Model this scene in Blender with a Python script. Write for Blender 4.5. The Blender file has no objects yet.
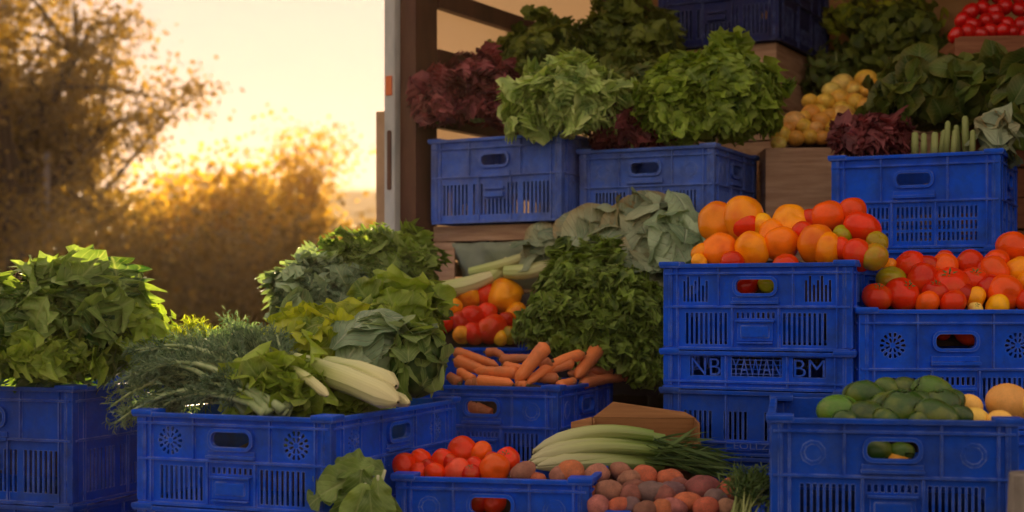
import bpy, bmesh, math, random
import numpy as np
from mathutils import Vector, Matrix
SC = bpy.context.scene
COL = SC.collection
R = math.radians
# ------------------------------------------------------------------ camera
F = 50.0 / 36.0 * 1024.0
CAMZ = 1.1
HOR = 300.0
cam_d = bpy.data.cameras.new('camera'); cam = bpy.data.objects.new('camera', cam_d); COL.objects.link(cam)
cam.location = (0, 0, CAMZ); cam.rotation_euler = (R(90), 0, 0)
cam_d.lens = 50; cam_d.sensor_width = 36; cam_d.shift_y = (HOR - 256) / 1024.0
cam_d.clip_start = 0.05; cam_d.clip_end = 3000
cam_d.dof.use_dof = True; cam_d.dof.focus_distance = 3.0; cam_d.dof.aperture_fstop = 3.4; cam_d.dof.aperture_blades = 0
SC.camera = cam
# ------------------------------------------------------------------ world, sun, exposure
SUN_AZ, SUN_EL = -9.0, 9.0        # degrees left of +Y, above the horizon
world = bpy.data.worlds.new('World'); SC.world = world; world.use_nodes = True
wn = world.node_tree; bg = wn.nodes['Background']
sky = wn.nodes.new('ShaderNodeTexSky'); sky.sky_type = 'NISHITA'; sky.sun_disc = False
sky.sun_elevation = R(SUN_EL); sky.sun_rotation = R(SUN_AZ)
sky.altitude = 0; sky.air_density = 1.0; sky.dust_density = 4.0; sky.ozone_density = 1.0
# the evening air is warm and hazy: tint the sky and let its glow saturate softly, the same for every ray
def _vm(op, a, b):
    n = wn.nodes.new('ShaderNodeVectorMath'); n.operation = op; wn.links.new(a, n.inputs[0])
    if isinstance(b, tuple): n.inputs[1].default_value = b
    else: wn.links.new(b, n.inputs[1])
    return n.outputs[0]
SKY_TINT, SKY_CAP = (40.0, 36.0, 32.0), (.53, .40, .34)
_t = _vm('MULTIPLY', sky.outputs[0], SKY_TINT)
_o = _vm('DIVIDE', _vm('MULTIPLY', _t, SKY_CAP), _vm('ADD', _t, SKY_CAP))
wn.links.new(_o, bg.inputs[0]); bg.inputs[1].default_value = 0.15
sd = bpy.data.lights.new('sun', 'SUN'); sun = bpy.data.objects.new('sun', sd); COL.objects.link(sun)
sd.energy = 2.0; sd.angle = R(0.5); sd.color = (1.0, 0.76, 0.45)
sv = Vector((math.sin(R(SUN_AZ)) * math.cos(R(SUN_EL)), math.cos(R(SUN_AZ)) * math.cos(R(SUN_EL)), math.sin(R(SUN_EL))))
sun.rotation_euler = sv.to_track_quat('Z', 'Y').to_euler(); sun.location = (0, 0, 12)
SC.view_settings.view_transform = 'Standard'; SC.view_settings.look = 'None'
SC.view_settings.exposure = 3.4; SC.view_settings.gamma = 1.0; SC.view_settings.use_curve_mapping = False
SC.render.engine = 'CYCLES'
SC.cycles.use_denoising = True
SC.cycles.max_bounces = 8; SC.cycles.transparent_max_bounces = 8; SC.cycles.volume_bounces = 1
SC.cycles.sample_clamp_indirect = 6.0; SC.cycles.sample_clamp_direct = 8.0

def at(px, py, y):
    return Vector(((px - 512) / F * y, y, CAMZ + (HOR - py) / F * y))
# ------------------------------------------------------------------ materials
def s2l(c):
    return tuple(((v / 255) / 12.92 if v / 255 <= .04045 else ((v / 255 + .055) / 1.055) ** 2.4) for v in c)
def newmat(name):
    m = bpy.data.materials.new(name); m.use_nodes = True
    nt = m.node_tree; p = nt.nodes['Principled BSDF']
    return m, nt, p, nt.nodes.new, nt.links.new
def setc(sock, c): sock.default_value = (c[0], c[1], c[2], 1)
def rough_mat(name, c1, c2, scale=8, rough=.7, bump=.2, stretch=(1, 1, 1), spec=.3, dist=.01, detail=6):
    m, nt, p, N, Lk = newmat(name)
    tc = N('ShaderNodeTexCoord'); mp = N('ShaderNodeMapping'); mp.inputs['Scale'].default_value = stretch
    Lk(tc.outputs['Object'], mp.inputs[0])
    n = N('ShaderNodeTexNoise'); n.inputs['Scale'].default_value = scale; n.inputs['Detail'].default_value = detail; n.inputs['Roughness'].default_value = .65
    Lk(mp.outputs[0], n.inputs[0])
    r = N('ShaderNodeValToRGB'); r.color_ramp.elements[0].position = .35; r.color_ramp.elements[1].position = .68
    setc_r(r, 0, c1); setc_r(r, 1, c2); Lk(n.outputs[0], r.inputs[0]); Lk(r.outputs[0], p.inputs['Base Color'])
    p.inputs['Roughness'].default_value = rough; p.inputs['Specular IOR Level'].default_value = spec
    b = N('ShaderNodeBump'); b.inputs['Strength'].default_value = bump; b.inputs['Distance'].default_value = dist
    Lk(n.outputs[0], b.inputs['Height']); Lk(b.outputs[0], p.inputs['Normal'])
    return m
def setc_r(r, i, c): r.color_ramp.elements[i].color = (c[0], c[1], c[2], 1)
def plastic(name, base, dust, dustpos=.6, rough=.42, amount=.55):
    m, nt, p, N, Lk = newmat(name)
    tc = N('ShaderNodeTexCoord')
    n1 = N('ShaderNodeTexNoise'); n1.inputs['Scale'].default_value = 9; n1.inputs['Detail'].default_value = 8; n1.inputs['Roughness'].default_value = .7
    n2 = N('ShaderNodeTexNoise'); n2.inputs['Scale'].default_value = 140; n2.inputs['Detail'].default_value = 4
    mp = N('ShaderNodeMapping'); mp.inputs['Scale'].default_value = (60, 60, 8); n3 = N('ShaderNodeTexNoise'); n3.inputs['Scale'].default_value = 1.6; n3.inputs['Detail'].default_value = 5
    Lk(tc.outputs['Object'], n1.inputs[0]); Lk(tc.outputs['Object'], n2.inputs[0]); Lk(tc.outputs['Object'], mp.inputs[0]); Lk(mp.outputs[0], n3.inputs[0])
    r1 = N('ShaderNodeValToRGB'); r1.color_ramp.elements[0].position = dustpos - .12; r1.color_ramp.elements[1].position = dustpos + .16
    Lk(n1.outputs[0], r1.inputs[0])
    r2 = N('ShaderNodeValToRGB'); r2.color_ramp.elements[0].position = .64; r2.color_ramp.elements[1].position = .74
    Lk(n2.outputs[0], r2.inputs[0])
    r3 = N('ShaderNodeValToRGB'); r3.color_ramp.elements[0].position = .6; r3.color_ramp.elements[1].position = .8
    Lk(n3.outputs[0], r3.inputs[0])
    a = N('ShaderNodeMath'); a.operation = 'MAXIMUM'; Lk(r1.outputs[0], a.inputs[0])
    a1 = N('ShaderNodeMath'); a1.operation = 'MULTIPLY'; Lk(r2.outputs[0], a1.inputs[0]); a1.inputs[1].default_value = .9; Lk(a1.outputs[0], a.inputs[1])
    b = N('ShaderNodeMath'); b.operation = 'MAXIMUM'; Lk(a.outputs[0], b.inputs[0])
    b1 = N('ShaderNodeMath'); b1.operation = 'MULTIPLY'; Lk(r3.outputs[0], b1.inputs[0]); b1.inputs[1].default_value = .5; Lk(b1.outputs[0], b.inputs[1])
    k = N('ShaderNodeMath'); k.operation = 'MULTIPLY'; Lk(b.outputs[0], k.inputs[0]); k.inputs[1].default_value = amount
    mx = N('ShaderNodeMix'); mx.data_type = 'RGBA'; Lk(k.outputs[0], mx.inputs['Factor']); setc(mx.inputs['A'], base); setc(mx.inputs['B'], dust)
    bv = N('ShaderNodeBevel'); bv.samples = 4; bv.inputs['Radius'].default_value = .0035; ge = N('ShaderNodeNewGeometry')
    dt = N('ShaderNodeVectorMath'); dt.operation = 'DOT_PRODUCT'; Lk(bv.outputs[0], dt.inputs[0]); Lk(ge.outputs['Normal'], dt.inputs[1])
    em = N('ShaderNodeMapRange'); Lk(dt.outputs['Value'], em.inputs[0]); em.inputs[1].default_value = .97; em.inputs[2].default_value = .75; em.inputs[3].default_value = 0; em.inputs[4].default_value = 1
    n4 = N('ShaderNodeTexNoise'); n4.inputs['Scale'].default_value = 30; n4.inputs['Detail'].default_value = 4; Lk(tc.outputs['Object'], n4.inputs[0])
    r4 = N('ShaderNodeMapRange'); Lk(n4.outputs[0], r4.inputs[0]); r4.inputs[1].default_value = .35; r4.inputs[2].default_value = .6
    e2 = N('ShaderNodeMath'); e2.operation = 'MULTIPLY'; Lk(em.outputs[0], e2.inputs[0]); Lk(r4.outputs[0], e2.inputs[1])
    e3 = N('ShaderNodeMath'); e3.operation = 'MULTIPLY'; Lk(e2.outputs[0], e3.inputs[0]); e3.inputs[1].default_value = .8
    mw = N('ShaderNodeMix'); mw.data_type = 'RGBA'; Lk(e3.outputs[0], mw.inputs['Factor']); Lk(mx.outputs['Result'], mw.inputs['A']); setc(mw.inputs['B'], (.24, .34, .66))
    n5 = N('ShaderNodeTexNoise'); n5.inputs['Scale'].default_value = 5; n5.inputs['Detail'].default_value = 7; n5.inputs['Roughness'].default_value = .75; Lk(tc.outputs['Object'], n5.inputs[0])
    r5 = N('ShaderNodeMapRange'); Lk(n5.outputs[0], r5.inputs[0]); r5.inputs[1].default_value = .45; r5.inputs[2].default_value = .72; r5.inputs[4].default_value = .75
    mg = N('ShaderNodeMix'); mg.data_type = 'RGBA'; Lk(r5.outputs[0], mg.inputs['Factor']); Lk(mw.outputs['Result'], mg.inputs['A']); setc(mg.inputs['B'], (.012, .022, .09))
    oi = N('ShaderNodeObjectInfo')
    Lk(mg.outputs['Result'], p.inputs['Base Color'])
    rr = N('ShaderNodeMapRange'); Lk(b.outputs[0], rr.inputs[0]); rr.inputs[3].default_value = rough; rr.inputs[4].default_value = .8
    Lk(rr.outputs[0], p.inputs['Roughness']); p.inputs['Specular IOR Level'].default_value = .14
    bp = N('ShaderNodeBump'); bp.inputs['Strength'].default_value = .15; bp.inputs['Distance'].default_value = .002
    Lk(n1.outputs[0], bp.inputs['Height']); Lk(bp.outputs[0], p.inputs['Normal'])
    return m
def leafmat(name, dark, light, vein, trans=.35, tcol=None, rough=.45, veinamt=.55, veins=9.0, edge=None, edgeamt=0.0, bump=.5):
    if 'tree' not in name and 'hedge' not in name: dark = tuple(c * .95 for c in dark); light = tuple(min(.8, c * 1.25) for c in light)
    m, nt, p, N, Lk = newmat(name)
    at_ = N('ShaderNodeAttribute'); at_.attribute_name = 'leaf'; at_.attribute_type = 'GEOMETRY'
    sp = N('ShaderNodeSeparateColor'); Lk(at_.outputs['Color'], sp.inputs[0])
    def M(op, a, b=None, clamp=False):
        x = N('ShaderNodeMath'); x.operation = op; x.use_clamp = clamp
        for i, v in enumerate((a, b)):
            if v is None: continue
            if isinstance(v, (int, float)): x.inputs[i].default_value = v
            else: Lk(v, x.inputs[i])
        return x.outputs[0]
    rnd, tt, ss = sp.outputs[0], sp.outputs[1], sp.outputs[2]
    ta = M('ABSOLUTE', M('SUBTRACT', M('MULTIPLY', tt, 2.0), 1.0))
    mid = M('SUBTRACT', 1.0, M('MULTIPLY', ta, 9.0), True)
    ph = M('FRACT', M('SUBTRACT', M('MULTIPLY', ss, veins), M('MULTIPLY', ta, veins * .32)))
    sv_ = M('SUBTRACT', 1.0, M('MULTIPLY', M('ABSOLUTE', M('SUBTRACT', ph, .5)), 7.0), True)
    vv = M('MAXIMUM', mid, M('MULTIPLY', sv_, .55))
    tc = N('ShaderNodeTexCoord'); n = N('ShaderNodeTexNoise'); n.inputs['Scale'].default_value = 28; n.inputs['Detail'].default_value = 5
    Lk(tc.outputs['Object'], n.inputs[0])
    f = M('ADD', M('MULTIPLY', rnd, .75), M('MULTIPLY', M('SUBTRACT', n.outputs[0], .4), 1.1), True)
    c = N('ShaderNodeMix'); c.data_type = 'RGBA'; Lk(f, c.inputs['Factor']); setc(c.inputs['A'], dark); setc(c.inputs['B'], light)
    out = c.outputs['Result']
    if edge:
        e = N('ShaderNodeMix'); e.data_type = 'RGBA'; Lk(M('MULTIPLY', M('MULTIPLY', ta, ss), edgeamt, True), e.inputs['Factor']); Lk(out, e.inputs['A']); setc(e.inputs['B'], edge); out = e.outputs['Result']
    v = N('ShaderNodeMix'); v.data_type = 'RGBA'; Lk(M('MULTIPLY', vv, veinamt), v.inputs['Factor']); Lk(out, v.inputs['A']); setc(v.inputs['B'], vein)
    Lk(v.outputs['Result'], p.inputs['Base Color']); p.inputs['Roughness'].default_value = rough; p.inputs['Specular IOR Level'].default_value = .36
    bp = N('ShaderNodeBump'); bp.inputs['Strength'].default_value = bump; bp.inputs['Distance'].default_value = .003; bp.invert = True
    Lk(M('ADD', vv, M('MULTIPLY', n.outputs[0], .8)), bp.inputs['Height']); Lk(bp.outputs[0], p.inputs['Normal'])
    tr = N('ShaderNodeBsdfTranslucent'); g = N('ShaderNodeMix'); g.data_type = 'RGBA'; g.blend_type = 'MULTIPLY'; g.inputs['Factor'].default_value = 1
    Lk(v.outputs['Result'], g.inputs['A']); setc(g.inputs['B'], tcol or (1.6, 1.5, .6)); Lk(g.outputs['Result'], tr.inputs['Color'])
    ms = N('ShaderNodeMixShader'); ms.inputs[0].default_value = trans; Lk(p.outputs[0], ms.inputs[1]); Lk(tr.outputs[0], ms.inputs[2])
    Lk(ms.outputs[0], nt.nodes['Material Output'].inputs['Surface'])
    return m
def skin(name, rough=.28, spec=.5, var=(.75, 1.15), speck=None, speckamt=0, scale=9, bump=.05, second=None, secamt=.5, coat=0., sss=0.):
    """fruit skin whose hue is the object's own colour"""
    m, nt, p, N, Lk = newmat(name)
    oi = N('ShaderNodeObjectInfo'); tc = N('ShaderNodeTexCoord')
    ad = N('ShaderNodeVectorMath'); ad.operation = 'ADD'; Lk(tc.outputs['Object'], ad.inputs[0]); 
    cb = N('ShaderNodeCombineXYZ'); mu = N('ShaderNodeMath'); mu.operation = 'MULTIPLY'; mu.inputs[1].default_value = 37; Lk(oi.outputs['Random'], mu.inputs[0])
    for i in range(3): Lk(mu.outputs[0], cb.inputs[i])
    Lk(cb.outputs[0], ad.inputs[1])
    n = N('ShaderNodeTexNoise'); n.inputs['Scale'].default_value = 1.3; n.inputs['Detail'].default_value = 3; Lk(ad.outputs[0], n.inputs[0])
    mr = N('ShaderNodeMapRange'); Lk(n.outputs[0], mr.inputs[0]); mr.inputs[1].default_value = .3; mr.inputs[2].default_value = .7; mr.inputs[3].default_value = var[0]; mr.inputs[4].default_value = var[1]
    mx = N('ShaderNodeMix'); mx.data_type = 'RGBA'; mx.blend_type = 'MULTIPLY'; mx.inputs['Factor'].default_value = 1; Lk(oi.outputs['Color'], mx.inputs['A']); Lk(mr.outputs[0], mx.inputs['B'])
    out = mx.outputs['Result']
    if second:
        n3 = N('ShaderNodeTexNoise'); n3.inputs['Scale'].default_value = .9; n3.inputs['Detail'].default_value = 2
        a2 = N('ShaderNodeVectorMath'); a2.operation = 'ADD'; Lk(ad.outputs[0], a2.inputs[0]); a2.inputs[1].default_value = (9, 4, 2); Lk(a2.outputs[0], n3.inputs[0])
        r = N('ShaderNodeMapRange'); Lk(n3.outputs[0], r.inputs[0]); r.inputs[1].default_value = .5; r.inputs[2].default_value = .68; r.inputs[4].default_value = secamt
        m2 = N('ShaderNodeMix'); m2.data_type = 'RGBA'; Lk(r.outputs[0], m2.inputs['Factor']); Lk(out, m2.inputs['A']); setc(m2.inputs['B'], second); out = m2.outputs['Result']
    n2 = N('ShaderNodeTexNoise'); n2.inputs['Scale'].default_value = scale; n2.inputs['Detail'].default_value = 6; n2.inputs['Roughness'].default_value = .7; Lk(ad.outputs[0], n2.inputs[0])
    if speck:
        r = N('ShaderNodeMapRange'); Lk(n2.outputs[0], r.inputs[0]); r.inputs[1].default_value = .48; r.inputs[2].default_value = .66; r.inputs[4].default_value = speckamt
        m2 = N('ShaderNodeMix'); m2.data_type = 'RGBA'; Lk(r.outputs[0], m2.inputs['Factor']); Lk(out, m2.inputs['A']); setc(m2.inputs['B'], speck); out = m2.outputs['Result']
    Lk(out, p.inputs['Base Color']); p.inputs['Roughness'].default_value = rough; p.inputs['Specular IOR Level'].default_value = spec
    p.inputs['Coat Weight'].default_value = coat; p.inputs['Coat Roughness'].default_value = .15
    if sss: p.inputs['Subsurface Weight'].default_value = sss; p.inputs['Subsurface Radius'].default_value = (1, .35, .1); p.inputs['Subsurface Scale'].default_value = .01
    b = N('ShaderNodeBump'); b.inputs['Strength'].default_value = bump; b.inputs['Distance'].default_value = .01; Lk(n2.outputs[0], b.inputs['Height']); Lk(b.outputs[0], p.inputs['Normal'])
    return m
M = {}
M['blue'] = plastic('blue_plastic', (.0008, .086, .72), (.05, .14, .42), .62, .46)
M['blue_hazy'] = plastic('hazy_blue_plastic', (.06, .15, .60), (.18, .24, .45), .56, .55, .75)  # paler base paints in the haze over the truck crates, plus surface dust
M['blue_dark'] = plastic('dark_blue_plastic', (.012, .022, .12), (.09, .07, .08), .6, .5, .6)
M['blue_navy'] = plastic('navy_blue_plastic', (.0008, .064, .50), (.06, .11, .26), .58, .48, .6)
M['crate_floor'] = rough_mat('matte_dark_crate_floor', (.004, .02, .10), (.02, .03, .09), 20, 1, 0, spec=0)  # darkened and matte to hide the sun glint seen through the slots
M['sticker'] = rough_mat('torn_paper_label', (.5, .45, .36), (.7, .6, .48), 60, .8)
M['wood'] = rough_mat('crate_wood', (.38, .22, .12), (.60, .40, .24), 3, .75, .5, (2, 2, 22), dist=.006)
M['wood_red'] = rough_mat('reddish_crate_wood', (.22, .08, .035), (.34, .15, .07), 3, .75, .4, (2, 2, 22), dist=.006)
M['wood_grey'] = rough_mat('weathered_grey_wood', (.09, .08, .075), (.24, .21, .19), 4, .85, .6, (16, 2, 2), dist=.006, spec=.0)
M['post'] = rough_mat('weathered_post_wood', (.10, .09, .07), (.28, .25, .20), 9, .9, .8, (4, 4, 1), dist=.01)
M['card'] = rough_mat('cardboard', (.24, .11, .035), (.33, .16, .055), 6, .8, .1, (1, 1, 30), dist=.003)
M['paper'] = rough_mat('dark_packing_paper_and_added_liner', (.035, .02, .012), (.07, .045, .03), 20, .95, .5)
M['pale_sheet'] = rough_mat('pale_green_sheet', (.24, .30, .20), (.36, .41, .29), 7, .6, .5)
M['frame_brown'] = rough_mat('brown_painted_frame', (.06, .025, .014), (.12, .05, .025), 7, .55, .2, (1, 1, .3))
M['trim'] = rough_mat('pale_metal_trim', (.35, .38, .36), (.55, .56, .52), 18, .45, .1, (1, 1, .3))
M['tan_metal'] = rough_mat('tan_metal', (.32, .20, .10), (.48, .32, .18), 10, .5, .1)
M['reflector'] = rough_mat('orange_reflector', (.6, .12, .03), (.75, .2, .05), 60, .3)
M['dark_metal'] = rough_mat('dark_metal', (.02, .02, .02), (.05, .045, .04), 12, .5)
M['rubber'] = rough_mat('tyre_rubber', (.012, .012, .012), (.03, .03, .028), 30, .9)
M['back_wall'] = rough_mat('ochre_plywood', (.24, .13, .04), (.38, .22, .08), 2.2, .8, .2, (1, 1, 6))
M['bark'] = rough_mat('bark', (.025, .016, .01), (.07, .045, .028), 12, .95, .8, (4, 4, .7), dist=.02)
M['ground'] = rough_mat('dusty_paving', (.08, .07, .06), (.15, .135, .11), 1.5, .95, .0, spec=.0)
M['field'] = rough_mat('dry_grass_field', (.035, .032, .012), (.08, .065, .022), 1.2, 1, .0, spec=.0)
M['hill'] = rough_mat('wooded_hill', (.06, .07, .03), (.12, .11, .05), .05, 1, .2)
M['plaster'] = rough_mat('pale_plaster', (.55, .45, .42), (.7, .6, .56), 3, .8, .1)
M['tile'] = rough_mat('roof_tile', (.28, .12, .08), (.36, .18, .12), 6, .8, .4, (1, 12, 1))
M['stem'] = rough_mat('green_stalk', (.20, .26, .07), (.36, .42, .15), 30, .5, .1, (1, 1, .2))
M['stem_pale'] = rough_mat('pale_stalk', (.42, .50, .24), (.62, .66, .40), 22, .4, .25, (8, 8, 1), dist=.002)
M['stem_dark'] = rough_mat('dark_stem', (.06, .05, .02), (.12, .12, .04), 22, .6)
M['dill_stem'] = rough_mat('pale_green_stem', (.24, .35, .13), (.42, .52, .26), 30, .5, .1, (1, 1, .2))
M['calyx'] = rough_mat('calyx_green', (.05, .10, .02), (.13, .20, .04), 30, .6)
M['lettuce'] = leafmat('frilly_lettuce_leaf', (.07, .18, .02), (.42, .60, .13), (.50, .62, .26), .3, rough=.38, edge=(.62, .74, .26), edgeamt=1.0)
M['lettuce_bright'] = leafmat('bright_green_leaf', (.025, .09, .005), (.30, .46, .05), (.40, .50, .15), .32, veinamt=.4, rough=.42, edge=(.42, .50, .06), edgeamt=.5)
M['chard'] = leafmat('broad_green_leaf', (.022, .075, .012), (.26, .38, .09), (.42, .50, .20), .3, veinamt=.55, rough=.4)
M['blue_green'] = leafmat('blue_green_leaf', (.03, .08, .04), (.28, .40, .22), (.44, .52, .32), .22, rough=.4)
M['cabbage'] = leafmat('cabbage_leaf', (.16, .27, .14), (.38, .50, .30), (.58, .66, .46), .22, veinamt=.6, veins=8, bump=1.0, rough=.45)
M['savoy'] = leafmat('grey_green_cabbage_leaf', (.12, .20, .11), (.34, .43, .26), (.52, .55, .38), .18, edge=(.34, .22, .08), edgeamt=.9, veins=8, bump=1.0, rough=.55)
M['kale'] = leafmat('curly_kale_leaf', (.010, .045, .004), (.24, .38, .05), (.25, .36, .10), .25, veinamt=.2, rough=.42, edge=(.34, .46, .08), edgeamt=.5)
M['dark_leaf'] = leafmat('dark_green_leaf', (.018, .065, .008), (.12, .20, .03), (.24, .26, .10), .25, edge=(.26, .18, .03), edgeamt=.5)
M['purple'] = leafmat('purple_lettuce_leaf', (.05, .006, .012), (.33, .09, .09), (.34, .13, .11), .25, (1.6, .8, .6), veinamt=.35, rough=.42)
M['yellow_green'] = leafmat('yellow_green_leaf', (.12, .22, .01), (.46, .52, .03), (.5, .55, .2), .4)
M['herb'] = leafmat('olive_herb_leaf', (.04, .08, .008), (.20, .25, .03), (.2, .22, .08), .3, veinamt=.2)
M['dill'] = leafmat('dill_frond', (.04, .10, .05), (.20, .31, .19), (.2, .28, .14), .25, veinamt=.1)
M['leek_green'] = leafmat('leek_green', (.03, .08, .02), (.12, .20, .05), (.2, .28, .1), .2, veinamt=.1)
M['amber_leaf'] = leafmat('autumn_tree_leaf', (.075, .055, .012), (.22, .15, .03), (.3, .18, .04), .45, (2.0, 1.65, .45), veinamt=0)
M['gold_leaf'] = leafmat('golden_tree_leaf', (.26, .17, .02), (.48, .33, .05), (.4, .25, .05), .55, (1.7, 1.45, .45), veinamt=0)
M['olive_leaf'] = leafmat('olive_hedge_leaf', (.08, .06, .012), (.20, .15, .025), (.2, .15, .03), .5, (1.8, 1.5, .45), veinamt=0)
M['tomato'] = skin('tomato_skin', .2, .28, (.85, 1.1), second=(.55, .10, .01), secamt=.45, bump=.01, coat=.0, speck=(.75, .2, .05), speckamt=.05)
M['yellow_skin'] = skin('mottled_orange_skin', .24, .25, (.88, 1.08), second=(.62, .045, .008), secamt=.45, bump=.01)
M['potato'] = skin('earthy_potato_skin', .75, .3, (.7, 1.15), speck=(.12, .09, .07), speckamt=.55, bump=.35)
M['gold_potato'] = skin('golden_potato_skin', .42, .4, (.65, 1.1), second=(.70, .28, .03), secamt=.5, speck=(.40, .20, .06), speckamt=.4, bump=.15)
M['avocado'] = skin('green_mango_skin', .28, .5, (.7, 1.2), second=(.26, .30, .02), secamt=.4, speck=(.14, .20, .03), speckamt=.35, bump=.2, scale=14)
M['melon'] = skin('yellow_melon_skin', .45, .4, (.85, 1.1), speck=(.50, .28, .06), speckamt=.4, bump=.12, scale=12)
M['carrot'] = skin('carrot_skin', .5, .4, (.85, 1.1), speck=(.30, .15, .08), speckamt=.45, bump=.25)
M['radish'] = skin('radish_skin', .25, .5, (.8, 1.1), bump=.02, coat=.2)
def tarp():
    m, nt, p, N, Lk = newmat('tan_tarpaulin')
    setc(p.inputs['Base Color'], (.52, .41, .31)); p.inputs['Roughness'].default_value = .6
    tr = N('ShaderNodeBsdfTranslucent'); setc(tr.inputs['Color'], (.66, .54, .42)); ms = N('ShaderNodeMixShader'); ms.inputs[0].default_value = .42
    Lk(p.outputs[0], ms.inputs[1]); Lk(tr.outputs[0], ms.inputs[2]); Lk(ms.outputs[0], nt.nodes['Material Output'].inputs['Surface'])
    return m
M['tarp'] = tarp()
def streaked(name, pale, mid, green, g0=.45, g1=1.0):
    m, nt, p, N, Lk = newmat(name)
    a = N('ShaderNodeAttribute'); a.attribute_name = 'leaf'; sp = N('ShaderNodeSeparateColor'); Lk(a.outputs['Color'], sp.inputs[0])
    cb = N('ShaderNodeCombineXYZ'); Lk(sp.outputs[1], cb.inputs[0]); Lk(sp.outputs[0], cb.inputs[1]); Lk(sp.outputs[2], cb.inputs[2])
    mp = N('ShaderNodeMapping'); mp.inputs['Scale'].default_value = (26, 9, 1.6); Lk(cb.outputs[0], mp.inputs[0])
    n = N('ShaderNodeTexNoise'); n.inputs['Scale'].default_value = 1; n.inputs['Detail'].default_value = 3; Lk(mp.outputs[0], n.inputs[0])
    x = N('ShaderNodeMath'); x.operation = 'MULTIPLY_ADD'; Lk(n.outputs[0], x.inputs[0]); x.inputs[1].default_value = .5; Lk(sp.outputs[2], x.inputs[2])
    mr = N('ShaderNodeMapRange'); Lk(x.outputs[0], mr.inputs[0]); mr.inputs[1].default_value = g0; mr.inputs[2].default_value = g1 + .3
    r = N('ShaderNodeValToRGB'); setc_r(r, 0, pale); setc_r(r, 1, green); e = r.color_ramp.elements.new(.5); e.color = (*mid, 1)
    Lk(mr.outputs[0], r.inputs[0])
    mx = N('ShaderNodeMix'); mx.data_type = 'RGBA'; mx.blend_type = 'MULTIPLY'; mx.inputs['Factor'].default_value = .5; Lk(r.outputs[0], mx.inputs['A'])
    rr = N('ShaderNodeMapRange'); Lk(n.outputs[0], rr.inputs[0]); rr.inputs[1].default_value = .3; rr.inputs[2].default_value = .65; rr.inputs[3].default_value = .8; rr.inputs[4].default_value = 1.06; Lk(rr.outputs[0], mx.inputs['B'])
    Lk(mx.outputs['Result'], p.inputs['Base Color']); p.inputs['Roughness'].default_value = .38; p.inputs['Specular IOR Level'].default_value = .5
    b = N('ShaderNodeBump'); b.inputs['Strength'].default_value = .6; b.inputs['Distance'].default_value = .002; Lk(n.outputs[0], b.inputs['Height']); Lk(b.outputs[0], p.inputs['Normal'])
    return m
M['celery'] = streaked('pale_celery_stalk', (.36, .50, .12), (.56, .62, .24), (.70, .66, .34), .1, 1.0)
M['leek'] = streaked('leek_stalk', (.50, .50, .27), (.36, .43, .14), (.14, .26, .03), .25, 1.0)
def nptube(pts, rad, n=14, seed=0, ridge=.0, nr=7):
    pts = [Vector(p) for p in pts]; k = len(pts); V = []; C = []; prev = None
    for i, p in enumerate(pts):
        d = (pts[min(i + 1, k - 1)] - pts[max(i - 1, 0)]).normalized()
        a = d.cross(Vector((0, 0, 1))).normalized() if prev is None else (prev - d * prev.dot(d)).normalized()
        prev = a; b = d.cross(a)
        for j in range(n + 1):
            t = 2 * math.pi * j / n; q = rad[i] * (1 + ridge * math.cos(nr * t + seed)); V.append(tuple(p + (a * math.cos(t) + b * math.sin(t)) * q)); C.append((random.Random(seed).random(), j / n, i / (k - 1), 1))
    F_ = [(i * (n + 1) + j, i * (n + 1) + j + 1, (i + 1) * (n + 1) + j + 1, (i + 1) * (n + 1) + j) for i in range(k - 1) for j in range(n)]
    return np.array(V), np.array(F_), np.array(C)
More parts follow.
